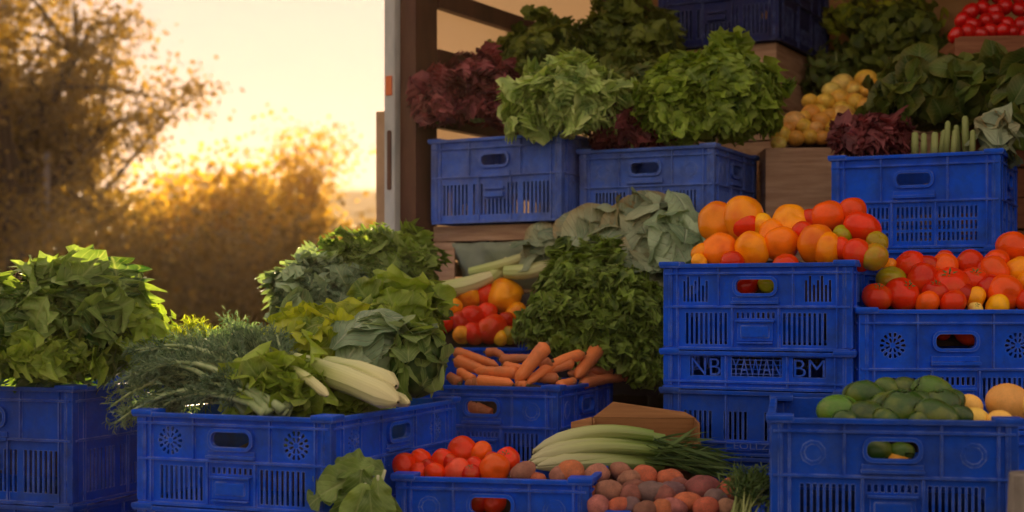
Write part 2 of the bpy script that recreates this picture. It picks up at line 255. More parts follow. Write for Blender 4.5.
# ------------------------------------------------------------------ object helpers
def link(name, mesh, parent=None, loc=(0, 0, 0), rot=(0, 0, 0)):
    o = bpy.data.objects.new(name, mesh); COL.objects.link(o); o.parent = parent; o.location = loc; o.rotation_euler = rot
    return o
def tag(o, label=None, cat=None, group=None, kind=None):
    if label:
        w = label.split(); o['label'] = label
        if not 4 <= len(w) <= 16: print('LABEL LEN', len(w), label)
    if cat: o['category'] = cat
    if group: o['group'] = group
    if kind: o['kind'] = kind
    return o
def empty(name, loc, rz=0):
    o = bpy.data.objects.new(name, None); COL.objects.link(o); o.location = loc; o.rotation_euler = (0, 0, rz); o.empty_display_size = .05
    return o
class MB:
    def __init__(s): s.v = []; s.f = []; s.sm = []
    def add(s, vs, fs, smooth=False):
        b = len(s.v); s.v += [tuple(v) for v in vs]; s.f += [tuple(i + b for i in f) for f in fs]; s.sm += [smooth] * len(fs); return s
    def box(s, x0, x1, y0, y1, z0, z1, bev=0.0, mat=None):
        bm = bmesh.new(); bmesh.ops.create_cube(bm, size=1)
        for v in bm.verts: v.co = Vector(((x0 + x1) / 2 + v.co.x * (x1 - x0), (y0 + y1) / 2 + v.co.y * (y1 - y0), (z0 + z1) / 2 + v.co.z * (z1 - z0)))
        if bev: bmesh.ops.bevel(bm, geom=bm.edges[:], offset=bev, segments=2, affect='EDGES', profile=.7)
        if mat is not None: bm.transform(mat)
        bm.verts.ensure_lookup_table(); vs = [v.co.copy() for v in bm.verts]; fs = [[v.index for v in f.verts] for f in bm.faces]; bm.free()
        return s.add(vs, fs)
    def tube(s, pts, rad, n=8, cap=True, squash=None):
        pts = [Vector(p) for p in pts]; k = len(pts)
        if isinstance(rad, (int, float)): rad = [rad] * k
        vs = []; prev = None
        for i, p in enumerate(pts):
            d = (pts[min(i + 1, k - 1)] - pts[max(i - 1, 0)]).normalized()
            if prev is None:
                a = d.cross(Vector((0, 0, 1)) if abs(d.z) < .9 else Vector((1, 0, 0))).normalized()
            else:
                a = (prev - d * prev.dot(d)).normalized()
            prev = a; b = d.cross(a)
            for j in range(n):
                t = 2 * math.pi * j / n; vs.append(p + (a * math.cos(t) + b * math.sin(t)) * rad[i])
        fs = [(i * n + j, i * n + (j + 1) % n, (i + 1) * n + (j + 1) % n, (i + 1) * n + j) for i in range(k - 1) for j in range(n)]
        if cap: fs += [tuple(range(n - 1, -1, -1)), tuple((k - 1) * n + j for j in range(n))]
        return s.add(vs, fs, True)
    def mesh(s, name, mat):
        m = bpy.data.meshes.new(name); m.from_pydata(s.v, [], s.f); m.polygons.foreach_set('use_smooth', s.sm); m.materials.append(M[mat]); m.update(); return m
    def build(s, name, mat, parent=None, loc=(0, 0, 0), rot=(0, 0, 0)):
        return link(name, s.mesh(name, mat), parent, loc, rot)
# 2-D outline with holes, extruded
_tmpcache = {}
def holed(outer, holes, thick, bevel=0.0, text=()):
    """plate in the XZ plane, y = -thick/2..thick/2 ; returns (verts, faces)"""
    cu = bpy.data.curves.new('outline', 'CURVE'); cu.dimensions = '2D'; cu.fill_mode = 'BOTH'; cu.extrude = thick / 2
    if bevel: cu.bevel_depth = bevel; cu.bevel_resolution = 0; cu.offset = -bevel
    for poly in [outer] + list(holes):
        sp = cu.splines.new('POLY'); sp.points.add(len(poly) - 1); sp.use_cyclic_u = True
        for i, (x, y) in enumerate(poly): sp.points[i].co = (x, y, 0, 1)
    o = bpy.data.objects.new('outline', cu); COL.objects.link(o); bpy.context.view_layer.update()
    me = o.to_mesh(); vs = [(v.co.x, -v.co.z, v.co.y) for v in me.vertices]; fs = [tuple(p.vertices) for p in me.polygons]
    o.to_mesh_clear(); bpy.data.objects.remove(o); bpy.data.curves.remove(cu)
    return vs, fs
def text_mesh(body, size, thick, xw=None):
    cu = bpy.data.curves.new('letters', 'FONT'); cu.body = body; cu.size = size; cu.extrude = thick / 2; cu.align_x = 'CENTER'; cu.resolution_u = 3; cu.offset = -size * .012
    o = bpy.data.objects.new('letters', cu); COL.objects.link(o); bpy.context.view_layer.update()
    me = o.to_mesh(); P = [v.co.copy() for v in me.vertices]; fs = [tuple(p.vertices) for p in me.polygons]
    w = max(p.x for p in P) - min(p.x for p in P); k = (xw / w) if xw else 1
    vs = [(p.x * k, -p.z, p.y) for p in P]
    o.to_mesh_clear(); bpy.data.objects.remove(o); bpy.data.curves.remove(cu)
    return vs, fs
def stadium(cx, cz, w, h, n=8, flat=.0):
    r = min(h / 2, w / 2) * .8; pts = []
    for sx, sz, a0 in ((1, 1, 0), (-1, 1, 90), (-1, -1, 180), (1, -1, 270)):
        for i in range(n // 2 + 1):
            a = R(a0 + 90 * i / (n // 2)); pts.append((cx + sx * (w / 2 - r) + r * math.cos(a), cz + sz * (h / 2 - r) + r * math.sin(a)))
    return pts
def rect(x0, x1, z0, z1): return [(x0, z0), (x1, z0), (x1, z1), (x0, z1)]
def flower(cx, cz, r):
    hs = []
    for k in range(14):
        a = 2 * math.pi * k / 14; r0, r1, da = r * .70, r, .13
        hs.append([(cx + q * math.cos(a + e), cz + q * math.sin(a + e)) for q, e in ((r0, -da * .8), (r1, -da), (r1 * 1.06, 0), (r1, da), (r0, da * .8))])
    for k in range(8):
        a = 2 * math.pi * (k + .5) / 8; r0, r1, da = r * .24, r * .56, .2
        hs.append([(cx + q * math.cos(a + e), cz + q * math.sin(a + e)) for q, e in ((r0, -da), (r1, -da), (r1 * 1.12, 0), (r1, da), (r0, da))])
    return hs
# ------------------------------------------------------------------ plastic crates
T = .004
def wall_parts(w, h, style):
    """panel of a crate wall; style: flower, plain, slots, letters, tray"""
    key = (round(w, 3), round(h, 3), style)
    if key in _tmpcache: return _tmpcache[key]
    holes = []; ribs = MB(); hw, hh = min(.085, w * .215), min(.03, h * .16); hz = h * .735
    upright = [-.20, .20] if w < .5 else [-.30, -.14, .14, .30]
    if style in ('tray', 'letters'):
        if style == 'tray':
            n = int(w * .8 / .011)
            for i in range(n):
                x = -w * .4 + (i + .5) * w * .8 / n
                if min(abs(x / w - u) for u in (-.2, .2, 0)) > .03: holes.append(rect(x - .003, x + .003, h * .25, h * .68))
        else:
            for a, b in ((-.36, -.19), (-.13, .14), (.20, .37)): holes.append(rect(w * a, w * b, h * .36, h * .86))
        zs = [h * .20]
    elif style == 'long':
        holes.append(stadium(0, hz, hw, hh))
        for a, b in ((-.42, -.21), (-.18, .18), (.21, .42)):
            n = max(3, int((b - a) * w / .0125))
            for i in range(n):
                x = w * (a + (b - a) * (i + .5) / n); holes.append(rect(x - .0036, x + .0036, h * .10, h * (.46 if abs(x) > w * .1 else .28)))
        holes += [stadium(q * w, h * .03 + .002, .012, .008) for q in ()]
        zs = [h * .885, h * .55]
    else:
        holes.append(stadium(0, hz, hw, hh))
        if style in ('flower', 'barred'):
            for q in (-.33, .33):
                if style == 'flower': holes += flower(q * w, h * .70, min(.026, w * .065))
                else:
                    for i in range(7):
                        x = q * w + (i - 3) * .0085; zt = h * (.80 + .06 * math.sin(i * 2.1)); holes.append(rect(x - .0024, x + .0024, h * .56, zt))
        for a, b in ((-.39, -.15), (.14, .38)):
            n = max(3, int((b - a) * w / .0102))
            for i in range(n):
                x = w * (a + (b - a) * (i + .5) / n)
                if style == 'lattice':
                    for z0, z1 in ((.08, .17), (.20, .29), (.32, .44)): holes.append(rect(x - .0032, x + .0032, h * z0, h * z1))
                else: holes.append(rect(x - .0031, x + .0031, h * .07, h * .43))
        n = 8
        for i in range(n):
            x = w * .22 * ((i + .5) / n - .5)
            if style == 'lattice':
                for z0, z1 in ((.08, .17), (.20, .29), (.32, .44)): holes.append(rect(x - .0032, x + .0032, h * z0, h * z1))
            else: holes.append(rect(x - .0031, x + .0031, h * .37, h * .435))
        zs = [h * .885, h * .50]
    vs, fs = holed(rect(-w / 2, w / 2, 0, h - .001), holes, T); ribs.add(vs, fs)
    y0, y1 = -T / 2 - .007, -T / 2 + .001
    for z in zs: ribs.box(-w / 2 + .001, w / 2 - .001, y0, y1, z - .002, z + .002, .0007)
    ribs.box(-w / 2 + .001, w / 2 - .001, y0 - .001, y1, .0005, .006, .001)
    if zs and style not in ('tray', 'letters'):
        for u in upright:
            ribs.box(u * w - .0017, u * w + .0017, y0 + .001, y1, zs[-1] + .003, h - .006, .0005)
        for u in ((-.125, .125) if style != 'lattice' else (-.135, .13)): ribs.box(u * w - .002, u * w + .002, y0 + .001, y1, .007, zs[-1] - .003, .0005)
        for u in (-.43, .43): ribs.box(u * w - .0017, u * w + .0017, y0 + .001, y1, .007, h - .006, .0005)
        if style == 'plain':
            for q in (-.33, .33):
                for k in range(9):
                    a = 2 * math.pi * k / 9; ribs.box(-.003, .003, -T / 2 - .0012, y1, -.007, .007, 0, Matrix.Translation((q * w + .017 * math.cos(a), 0, h * .70 + .017 * math.sin(a))) @ Matrix.Rotation(-a, 4, 'Y'))
    else:
        for u in (-.42, -.16, .17, .42): ribs.box(u * w - .0017, u * w + .0017, y0 + .001, y1, .007, h - .004, .0005)
        if style == 'letters':
            for body, c, ww in (('NB', -.275, .16), ('YAWAN', .005, .26), ('BM', .285, .16)):
                tv, tf = text_mesh(body, h * .66, T * .8, ww * w); ribs.add([(x + c * w, y, z + h * .365) for x, y, z in tv], tf)
            for i in range(4): ribs.box(-.13 * w, .14 * w, -.001, .001, h * (.42 + i * .12) - .0008, h * (.42 + i * .12) + .0008)
    pm = ribs.mesh('panel', 'blue')
    ring = latch = None
    if style not in ('tray', 'letters'):
        rv, rf = holed(stadium(0, hz, hw + .014, hh + .014), [stadium(0, hz, hw, hh)], .010)
        rb = MB().add([(x, y - T / 2 - .0035, z) for x, y, z in rv], rf)
        rb.box(-hw * .62, hw * .62, -T / 2 - .010, -T / 2 + .001, h * .535, h * .565, .001); rb.box(-hw * .6, hw * .6, -T / 2 - .004, -T / 2 + .001, h * .567, h * .61, .001)
        ring = rb.mesh('handle_frame', 'blue')
        lb = MB(); a = w * .095
        if style == 'long':
            lb.box(-a * .8, a * .8, -T / 2 - .014, -T / 2, h * .30, h * .36, .003); lb.box(-a * .8, a * .8, -T / 2 - .010, -T / 2, h * .39, h * .42, .002)
        elif style != 'lattice':
            lb.box(-a, a, -T / 2 - .006, -T / 2 + .001, h * .11, h * .325, .002); lb.box(-a * .8, a * .8, -T / 2 - .010, -T / 2 - .002, h * .15, h * .285, .003); lb.box(-a * 1.1, a * 1.1, -T / 2 - .013, -T / 2, h * .325, h * .35, .002)
            lb.box(-a, a, -T / 2 - .012, -T / 2, h * .08, h * .10, .002)
        if lb.v: latch = lb.mesh('latch', 'blue')
    _tmpcache[key] = (pm, ring, latch)
    return _tmpcache[key]
def setmat(o, mat):
    if mat == 'blue': return
    o.material_slots[0].link = 'OBJECT'; o.material_slots[0].material = M[mat]
def crate(P, th, W, L, H, style, label, group='blue plastic crates', mat='blue', side=None, corner='FR', extra=None):
    """P = ground point of the crate's near right corner (front right), th = degrees turned; front faces the camera"""
    ph = -R(th); rot = Matrix.Rotation(ph, 3, 'Z')
    off = Vector((W / 2 if corner == 'FR' else -W / 2, -L / 2, 0)); c = Vector(P) - rot @ off
    o = empty('plastic_crate', c, ph); tag(o, label, 'crate', group)
    side = side or style
    for (loc, rz, w, st, nm) in (((0, -L / 2 + T / 2, 0), 0, W, style, 'end_panel'), ((0, L / 2 - T / 2, 0), math.pi, W, style, 'end_panel'),
                        ((W / 2 - T / 2, 0, 0), math.pi / 2, L - 2 * T - .0006, side, 'side_panel'), ((-W / 2 + T / 2, 0, 0), -math.pi / 2, L - 2 * T - .0006, side, 'side_panel')):
        pm, ring, latch = wall_parts(w, H, st)
        a = link(nm, pm, o, (loc[0], loc[1], 0), (0, 0, rz)); setmat(a, mat)
        if ring: b = link('handle_frame', ring, a); setmat(b, mat)
        if latch and nm == 'end_panel' and loc[1] < 0: b = link('latch', latch, a); setmat(b, mat)
    rm = MB(); e = .010
    rm.box(-W / 2 - e, W / 2 + e, -L / 2 - e, -L / 2 + .002, H - .009, H, .002); rm.box(-W / 2 - e, W / 2 + e, L / 2 - .002, L / 2 + e, H - .009, H, .002)
    rm.box(-W / 2 - e, -W / 2 + .002, -L / 2 + .0025, L / 2 - .0025, H - .009, H, .002); rm.box(W / 2 - .002, W / 2 + e, -L / 2 + .0025, L / 2 - .0025, H - .009, H, .002)
    for sx in (-1, 1):
        for sy in (-1, 1):
            x, y = sx * (W / 2 - .012), sy * (L / 2 - .012); rm.box(x - .024, x + .024, y - .024, y + .024, H - .006, H + .005, .004)
    r_ = rm.build('rim', 'blue', o); setmat(r_, mat)
    for sx in (-1, 1):
        for sy in (-1, 1):
            cp = MB(); a, b = sx * (W / 2 + .004), sx * (W / 2 - .018); c_, d_ = sy * (L / 2 + .004), sy * (L / 2 - .018)
            cp.box(min(a, b), max(a, b), min(c_, d_), max(c_, d_), .007, H - .0095, .004)
            q = sy * (L / 2 + .006); cp.box(min(sx * (W / 2 - .010), sx * (W / 2 - .014)), max(sx * (W / 2 - .010), sx * (W / 2 - .014)), min(q, sy * L / 2), max(q, sy * L / 2), .008, H - .010, .001)
            k = cp.build('corner_post', 'blue', o); setmat(k, mat)
    fl = MB().box(-W / 2 + T, W / 2 - T, -L / 2 + T, L / 2 - T, .002, .007); k = fl.build('floor_panel', 'crate_floor', o)
    if extra: extra(o, W, L, H)
    return o
def fr(px, y): return ((px - 512) / F * y, y)
TZ = .57
G1 = 'blue crates on the low market tables'; G2 = 'blue crates inside the truck'
def sticker(o, W, L, H):
    mb = MB(); random.seed(3)
    for x, z, w, h in ((-.33, .42, .035, .012), (-.29, .33, .05, .016), (-.14, .4, .03, .02)):
        mb.box(x * W - w / 2, x * W + w / 2, -L / 2 - .0035, -L / 2 - .001, z * H, z * H + h, 0, Matrix.Translation((0, 0, 0)))
    s = mb.build('torn_label', 'sticker', o); s['label'] = 'torn white paper label'
# lower storey
def stackpt(px, y, z): a = fr(px, y); return (a[0], a[1], z)
# far left
crate(stackpt(72, 2.9, TZ), 20, .42, .5, .106, 'tray', 'shallow blue crate under the far left lettuce crate', G1, 'blue_navy')
crate(stackpt(72, 2.9, TZ + .108), 20, .42, .5, .243, 'long', 'tall blue crate at far left under the big leafy lettuces', G1, 'blue_navy')
# front left
crate(stackpt(330, 2.6, TZ), 22, .42, .55, .134, 'tray', 'blue crate with torn paper labels under the dill and celery crate', G1, extra=sticker)
crate(stackpt(330, 2.6, TZ + .136), 22, .42, .55, .178, 'flower', 'blue crate holding dill, lettuce and pale celery, cut-out rosettes on it', G1)
# carrots
crate(stackpt(557, 3.25, TZ), 22, .37, .40, .138, 'tray', 'blue crate directly under the carrot crate', G1, 'blue_navy')
crate(stackpt(557, 3.25, TZ + .14), 22, .37, .40, .19, 'plain', 'blue crate filled with carrots beside the curly kale', G1)
# hidden stand under the herbs: two crates
crate((-.31, 3.42, TZ), 4, .40, .34, .19, 'flower', 'blue crate at the bottom under the dark green leaf heap', G1)
crate((-.31, 3.42, TZ + .192), 4, .40, .34, .19, 'flower', 'upper blue crate under the dark green leaf heap before the truck', G1)
# yellow and red tomatoes
crate((.07, 3.83, TZ), 0, .36, .22, .20, 'flower', 'lower blue crate beneath the yellow and red tomatoes', G1)
crate((.07, 3.83, TZ + .202), 0, .36, .22, .20, 'plain', 'blue crate behind the carrots holding yellow and red tomatoes', G1)
# front tomatoes
tc_ = crate((.140, 2.65, TZ), 11, .365, .28, .194, 'plain', 'low blue crate of red tomatoes at the front between celery and potatoes', G1)
# potatoes
crate((.440, 2.545, TZ), 11, .265, .40, .138, 'plain', 'low blue crate heaped with brown potatoes at the front', G1)
# mangoes
crate((.842, 2.375, TZ), 11, .40, .52, .128, 'tray', 'shallow blue crate under the green mango crate', G1, 'blue_navy')
crate((.842, 2.375, TZ + .13), 11, .40, .52, .198, 'plain', 'blue crate of green mangoes and yellow melons at right front', G1, 'blue_navy')
# orange stack
crate((.715, 3.0, TZ), 24.4, .41, .40, .188, 'flower', 'lowest blue crate of the stack under the orange fruits', G1, 'blue_navy')
def raised(o, W, L, H):
    pl = MB(); pl.box(-.065, .065, -L / 2 - .004, -L / 2 + .001, .012, .034, .001); p_ = pl.build('name_plate', 'blue', o)
    tv, tf = text_mesh('EOLLZA', .020, .004, .095); tm = MB().add([(x, y - L / 2 - .005, z + .016) for x, y, z in tv], tf)
    t_ = tm.build('raised_letters', 'blue_hazy', p_)
crate((.715, 3.0, TZ + .19), 24.4, .41, .40, .142, 'tray', 'third blue crate down in the orange fruit stack, raised letters on it', G1, 'blue_navy', extra=raised)
crate((.715, 3.0, TZ + .334), 24.4, .41, .40, .084, 'letters', 'flat blue crate with cut-out letters in the orange fruit stack', G1)
crate((.715, 3.0, TZ + .42), 24.4, .41, .40, .190, 'barred', 'top blue crate of the stack, heaped with orange and red tomatoes', G1)
# right tomatoes
crate((1.135, 3.0, TZ), 0, .40, .26, .255, 'long', 'blue crate under the right hand red tomato crate', G1)
crate((1.135, 3.0, TZ + .257), 0, .40, .26, .253, 'flower', 'blue crate of red tomatoes at the right edge, rosettes on it', G1)
# --- truck floor level
BZ = 1.12
crate((.136, 3.97, 1.322), 30.7, .43, .36, .246, 'long', 'hazy blue crate with purple and frilly lettuce beside the truck post', G2, 'blue_hazy')
crate((.546, 3.86, BZ), 26, .39, .40, .188, 'flower', 'blue crate below the middle crate inside the truck, behind cabbages', G2, 'blue_hazy')
crate((.546, 3.86, BZ + .19), 26, .39, .40, .212, 'plain', 'hazy blue crate in the middle of the truck under bright green leaves', G2, 'blue_hazy', side='plain')
crate((1.199, 3.5, BZ), 26, .41, .34, .108, 'tray', 'shallow blue crate beneath the asparagus crate in the truck', G2)
crate((1.199, 3.5, BZ + .11), 26, .41, .34, .238, 'lattice', 'bright blue crate with asparagus and a cabbage leaf, in the truck', G2)
crate((.851, 4.55, 1.932), 29, .41, .55, .27, 'long', 'dark blue crate high up on wooden boxes in the truck', G2, 'blue_dark')
# ------------------------------------------------------------------ wooden boxes, tables, post
def slat_box(name, P, th, W, L, H, mat, label, cat='wooden box', group=None, nslat=3, openfront=False):
    ph = -R(th); rot = Matrix.Rotation(ph, 3, 'Z'); c = Vector(P) - rot @ Vector((W / 2, -L / 2, 0))
    o = empty(name, c, ph); tag(o, label, cat, group)
    t = .010; g = .006; sh = (H - g * (nslat - 1)) / nslat
    for s_ in (-1, 1):
        for i in range(nslat):
            z0 = i * (sh + g)
            if not (openfront and s_ == -1 and i < nslat - 1):
                MB().box(-W / 2, W / 2, min(s_ * (L / 2), s_ * (L / 2 - t)), max(s_ * (L / 2), s_ * (L / 2 - t)), z0, z0 + sh, .0015).build('slat', mat, o)
            MB().box(min(s_ * W / 2, s_ * (W / 2 - t)), max(s_ * W / 2, s_ * (W / 2 - t)), -L / 2 + t + .001, L / 2 - t - .001, z0, z0 + sh, .0015).build('slat', mat, o)
    for sx in (-1, 1):
        for sy in (-1, 1):
            x = sx * (W / 2 - t - .013); y = sy * (L / 2 - t - .0135); MB().box(x - .012, x + .012, y - .012, y + .012, .001, H - .003, .001).build('corner_post', mat, o)
    MB().box(-W / 2 + t + .026, W / 2 - t - .026, -L / 2 + t + .001, L / 2 - t - .001, .002, .010).build('base_board', mat, o)
    return o
def table(x0, x1, y0, y1, label):
    cx, cy = (x0 + x1) / 2, (y0 + y1) / 2; o = empty('market_table', (cx, cy, 0)); tag(o, label, 'table', 'wooden market tables')
    n = 6; mb = MB(); w = (y1 - y0) / n
    for i in range(n): mb.box(x0 - cx, x1 - cx, y0 - cy + i * w, y0 - cy + (i + 1) * w - .006, TZ - .035, TZ - .002, .003)
    mb.build('table_top', 'wood_grey', o)
    for sx in (x0 + .12 - cx, 0, x1 - .12 - cx):
        for sy in (y0 + .1 - cy, y1 - .1 - cy): MB().box(sx - .03, sx + .03, sy - .03, sy + .03, 0, TZ - .036, .004).build('leg', 'wood_grey', o)
    return o
table(-1.9, 1.7, 2.15, 3.2, 'front weathered grey table under the lowest blue crates')
table(-1.9, 1.7, 3.21, 4.12, 'rear weathered grey table near the truck under the carrots')
# wooden box with the pale sheet, under the left truck crate
wb = slat_box('wooden_box', (.125, 4.02, BZ), 30.7, .43, .34, .198, 'wood', 'open-fronted wooden box below the hazy blue crate beside the truck post', nslat=4, openfront=True)
MB().box(-.215, -.125, -.176, -.1705, .0, .15, .001).build('end_board', 'wood', wb)
pb = MB(); rr = random.Random(4)
for i in range(14):
    for j in range(6): pb.v.append((-.13 + i * .024, .012 * math.sin(i * 1.3 + j) + .006 * rr.random() - .01 * j, .0 + j * .027))
pb.f = [(i * 6 + j, (i + 1) * 6 + j, (i + 1) * 6 + j + 1, i * 6 + j + 1) for i in range(13) for j in range(5)]; pb.sm = [True] * len(pb.f)
ps = pb.build('packing_sheet', 'pale_sheet', None, (-.035, 4.17, BZ + .012), (0, 0, -R(30.7)))
sm_ = ps.modifiers.new('thick', 'SOLIDIFY'); sm_.thickness = .004
tag(ps, 'pale green crumpled sheet inside the open-fronted wooden box', 'sheet')
gb = slat_box('wooden_box', (1.13, 4.08, BZ), 2, .40, .27, .418, 'wood', 'weathered wooden box full of golden potatoes', nslat=2)
slat_box('wooden_box', (.851, 4.58, BZ), 29, .41, .5, .39, 'wood', 'lower wooden box of the pile under the dark blue crate', group='wooden boxes piled in the truck', nslat=3)
slat_box('wooden_box', (.851, 4.58, BZ + .392), 29, .43, .5, .418, 'wood', 'upper wooden box directly under the dark blue crate', group='wooden boxes piled in the truck', nslat=4)
slat_box('wooden_box', (1.745, 4.02, BZ), 6, .48, .32, .27, 'wood_red', 'bottom wooden box of the pile under the radishes', group='wooden boxes under the radishes', nslat=3)
slat_box('wooden_box', (1.745, 4.02, BZ + .272), 6, .48, .32, .26, 'wood_red', 'middle wooden box of the pile under the radishes', group='wooden boxes under the radishes', nslat=3)
slat_box('wooden_box', (1.745, 4.02, BZ + .534), 6, .48, .32, .20, 'wood_red', 'reddish wooden box of radishes at top right', group='wooden boxes under the radishes', nslat=1)
slat_box('wooden_box', (1.58, 4.62, BZ), 20, .42, .32, .30, 'wood', 'lowest wooden box beneath the tall herb bush', group='wooden boxes under the herb bush', nslat=3)
slat_box('wooden_box', (1.58, 4.62, BZ + .302), 20, .42, .32, .34, 'wood', 'top wooden box beneath the tall herb bush', group='wooden boxes under the herb bush', nslat=3)
# post at lower right
pz = MB(); rr = random.Random(8); n = 14
for k in range(9):
    z = k * .098 + (.06 if k == 8 else 0)
    for j in range(n):
        a = 2 * math.pi * j / n; q = .052 * (1 + .08 * math.sin(3 * a + k * .3) + .04 * rr.random()) * (.86 if k == 8 else 1); pz.v.append((q * math.cos(a), q * math.sin(a), z))
pz.f = [(k * n + j, k * n + (j + 1) % n, (k + 1) * n + (j + 1) % n, (k + 1) * n + j) for k in range(8) for j in range(n)] + [tuple(8 * n + j for j in range(n))]; pz.sm = [True] * (len(pz.f) - 1) + [False]
po = pz.build('wooden_post', 'post', None, (.775, 2.09, 0)); tag(po, 'weathered grey wooden post at the lower right corner', 'post')
# cardboard box
cb = empty('cardboard_box', (.285, 3.045, TZ), R(-3)); tag(cb, 'open brown cardboard box between the carrot crate and the fruit stack', 'box')
w, d, h = .112, .062, .272; t = .002
for (x0, x1, y0, y1) in ((-w, w, -d, -d + .004), (-w, w, d - .004, d), (-w, -w + .004, -d + .0045, d - .0045), (w - .004, w, -d + .0045, d - .0045)):
    MB().box(x0, x1, y0, y1, .001, h - (.06 if y0 == -d else 0)).build('side_panel', 'card', cb)
def flap(pts, parent):
    a, b, c_, d_ = [Vector(p) for p in pts]; nrm = (b - a).cross(d_ - a).normalized() * .0035
    MB().add([a, b, c_, d_, a + nrm, b + nrm, c_ + nrm, d_ + nrm], [(0, 1, 2, 3), (7, 6, 5, 4), (0, 4, 5, 1), (1, 5, 6, 2), (2, 6, 7, 3), (3, 7, 4, 0)]).build('flap', 'card', parent)
flap([(-w, -d, h - .06), (w * .9, -d, h - .06), (w * .8, -d - .035, h - .095), (-w * 1.0, -d - .035, h - .105)], cb)
flap([(-w, d, h), (w, d, h), (w * .8, d + .012, h + .012), (-w * .6, d + .012, h + .034)], cb)
flap([(-w, -d, h - .06), (-w, d, h), (-w - .045, d * .7, h - .01), (-w - .045, -d * .8, h - .09)], cb)
flap([(w, -d, h - .06), (w, d, h), (w + .012, d * .8, h - .06), (w + .012, -d * .8, h - .09)], cb)
# ------------------------------------------------------------------ truck
tr = empty('market_truck', (-.30, 4.2, 0), math.atan2(-.51, .86)); tag(tr, 'truck with its open side facing the market stall', 'truck')
TW, TD, TH = 2.6, 1.613, 3.1
def tb(name, mat, *b, bev=.003, parent=None): return MB().box(*b, bev).build(name, mat, parent or tr)
tb('cargo_floor', 'wood_grey', .0, TW, .0, TD, BZ - .07, BZ - .002)
tb('floor_edge', 'dark_metal', .0, TW, -.02, -.001, BZ - .09, BZ - .004)
tb('side_tarpaulin', 'tarp', .012, .016, .085, TD - .002, BZ, TH - .04, bev=0)
for z in (1.245, 1.43, 1.615, 1.795, 1.975, 2.2, 2.42, 2.64, 2.86):
    tb('beam', 'frame_brown', .018, .048, .086, TD - .05, z, z + .055)
tb('back_wall', 'back_wall', .0, TW, TD, TD + .03, BZ, TH)
tb('corner_beam', 'back_wall', .0165, .095, TD - .048, TD - .001, BZ, TH - .04)
for x in (.55, 1.05, 1.55, 2.05): tb('wall_rib', 'back_wall', x, x + .04, TD - .02, TD - .001, BZ, TH - .04)
tb('right_wall', 'back_wall', TW, TW + .03, -.01, TD + .03, BZ - .07, TH)
tb('roof', 'back_wall', -.02, TW + .03, -.05, TD + .03, TH, TH + .05)
tb('door_post', 'frame_brown', -.016, .040, -.03, .083, .90, TH - .002)
trim_ = tb('door_trim', 'trim', -.056, -.018, -.055, .04, .88, TH - .002, bev=.006)
tb('reflector', 'reflector', -.048, -.026, -.059, -.0555, 1.70, 1.757, bev=.001, parent=trim_)
rv, rf = holed(stadium(0, 0, .014, .175), [], .003); MB().add(rv, rf).build('slot_plate', 'frame_brown', trim_, (-.036, -.057, 1.51))
tb('hinge_rail', 'tan_metal', -.104, -.064, -.03, .05, .95, 1.66, bev=.004)
tb('hinge_rod', 'dark_metal', -.0625, -.0575, -.01, .01, .95, 1.66, bev=.001)
tb('light_blocker', 'dark_metal', .02, TW - .02, TD - .05, TD - .03, .12, BZ - .072)  # added panel hiding the bright ground beyond, keeps the gap dark
tb('light_blocker', 'dark_metal', .02, .04, .1, TD - .06, .12, BZ - .072)  # second added panel, closes the bright gap left of the first
tb('chassis_rail', 'dark_metal', .05, TW - .05, .3, .38, .82, BZ - .072)
tb('chassis_rail', 'dark_metal', .05, TW - .05, 1.2, 1.28, .82, BZ - .072)
for wx in (.55, 1.6):
    for wy in (.16, 1.42):
        wm = MB(); prof = [(.16, .10), (.30, .115), (.385, .10), (.40, .06), (.40, -.06), (.385, -.10), (.30, -.115), (.16, -.10)]; n = 32
        vs = [(q * math.cos(2 * math.pi * j / n), yy, q * math.sin(2 * math.pi * j / n)) for q, yy in prof for j in range(n)]
        wm.add(vs, [(i * n + j, i * n + (j + 1) % n, (i + 1) * n + (j + 1) % n, (i + 1) * n + j) for i in range(len(prof) - 1) for j in range(n)], True)
        wl = empty('wheel', (wx, wy, .40)); wl.parent = tr; wm.build('tyre', 'rubber', wl)
        rm = MB().tube([(0, -.09, 0), (0, -.05, 0), (0, .05, 0), (0, .09, 0)], [.165, .15, .15, .165], 24); rm.build('rim', 'trim', wl)
# ------------------------------------------------------------------ leaf geometry
def nrmz(a): return a / np.maximum(np.linalg.norm(a, axis=-1, keepdims=True), 1e-9)
SH = {
    'oval': lambda s: np.sin(np.pi * np.clip(s, 0.0, 1) ** .8) ** .75 * (s < 1) + .02,
    'broad': lambda s: np.clip(np.sin(np.pi * (s * .93 + .05)), 0, 1) ** .5 * (.45 + .55 * s ** .6),
    'fan': lambda s: np.clip(.12 + 1.1 * s ** 1.1, 0, 1) * np.clip((1.02 - s) * 9, 0, 1) ** .5,
    'round': lambda s: np.clip(np.sin(np.pi * np.clip(.06 + .90 * s ** 1.25, 0, 1)), 0, 1) ** .7,
    'disc': lambda s: np.sqrt(np.clip(1 - (2 * s - 1) ** 2, 0, 1)) ** .8 * (.55 + .45 * s),
    'blade': lambda s: np.clip(.5 + .9 * s, 0, 1) * np.clip((1.03 - s) * 3, 0, 1),
}
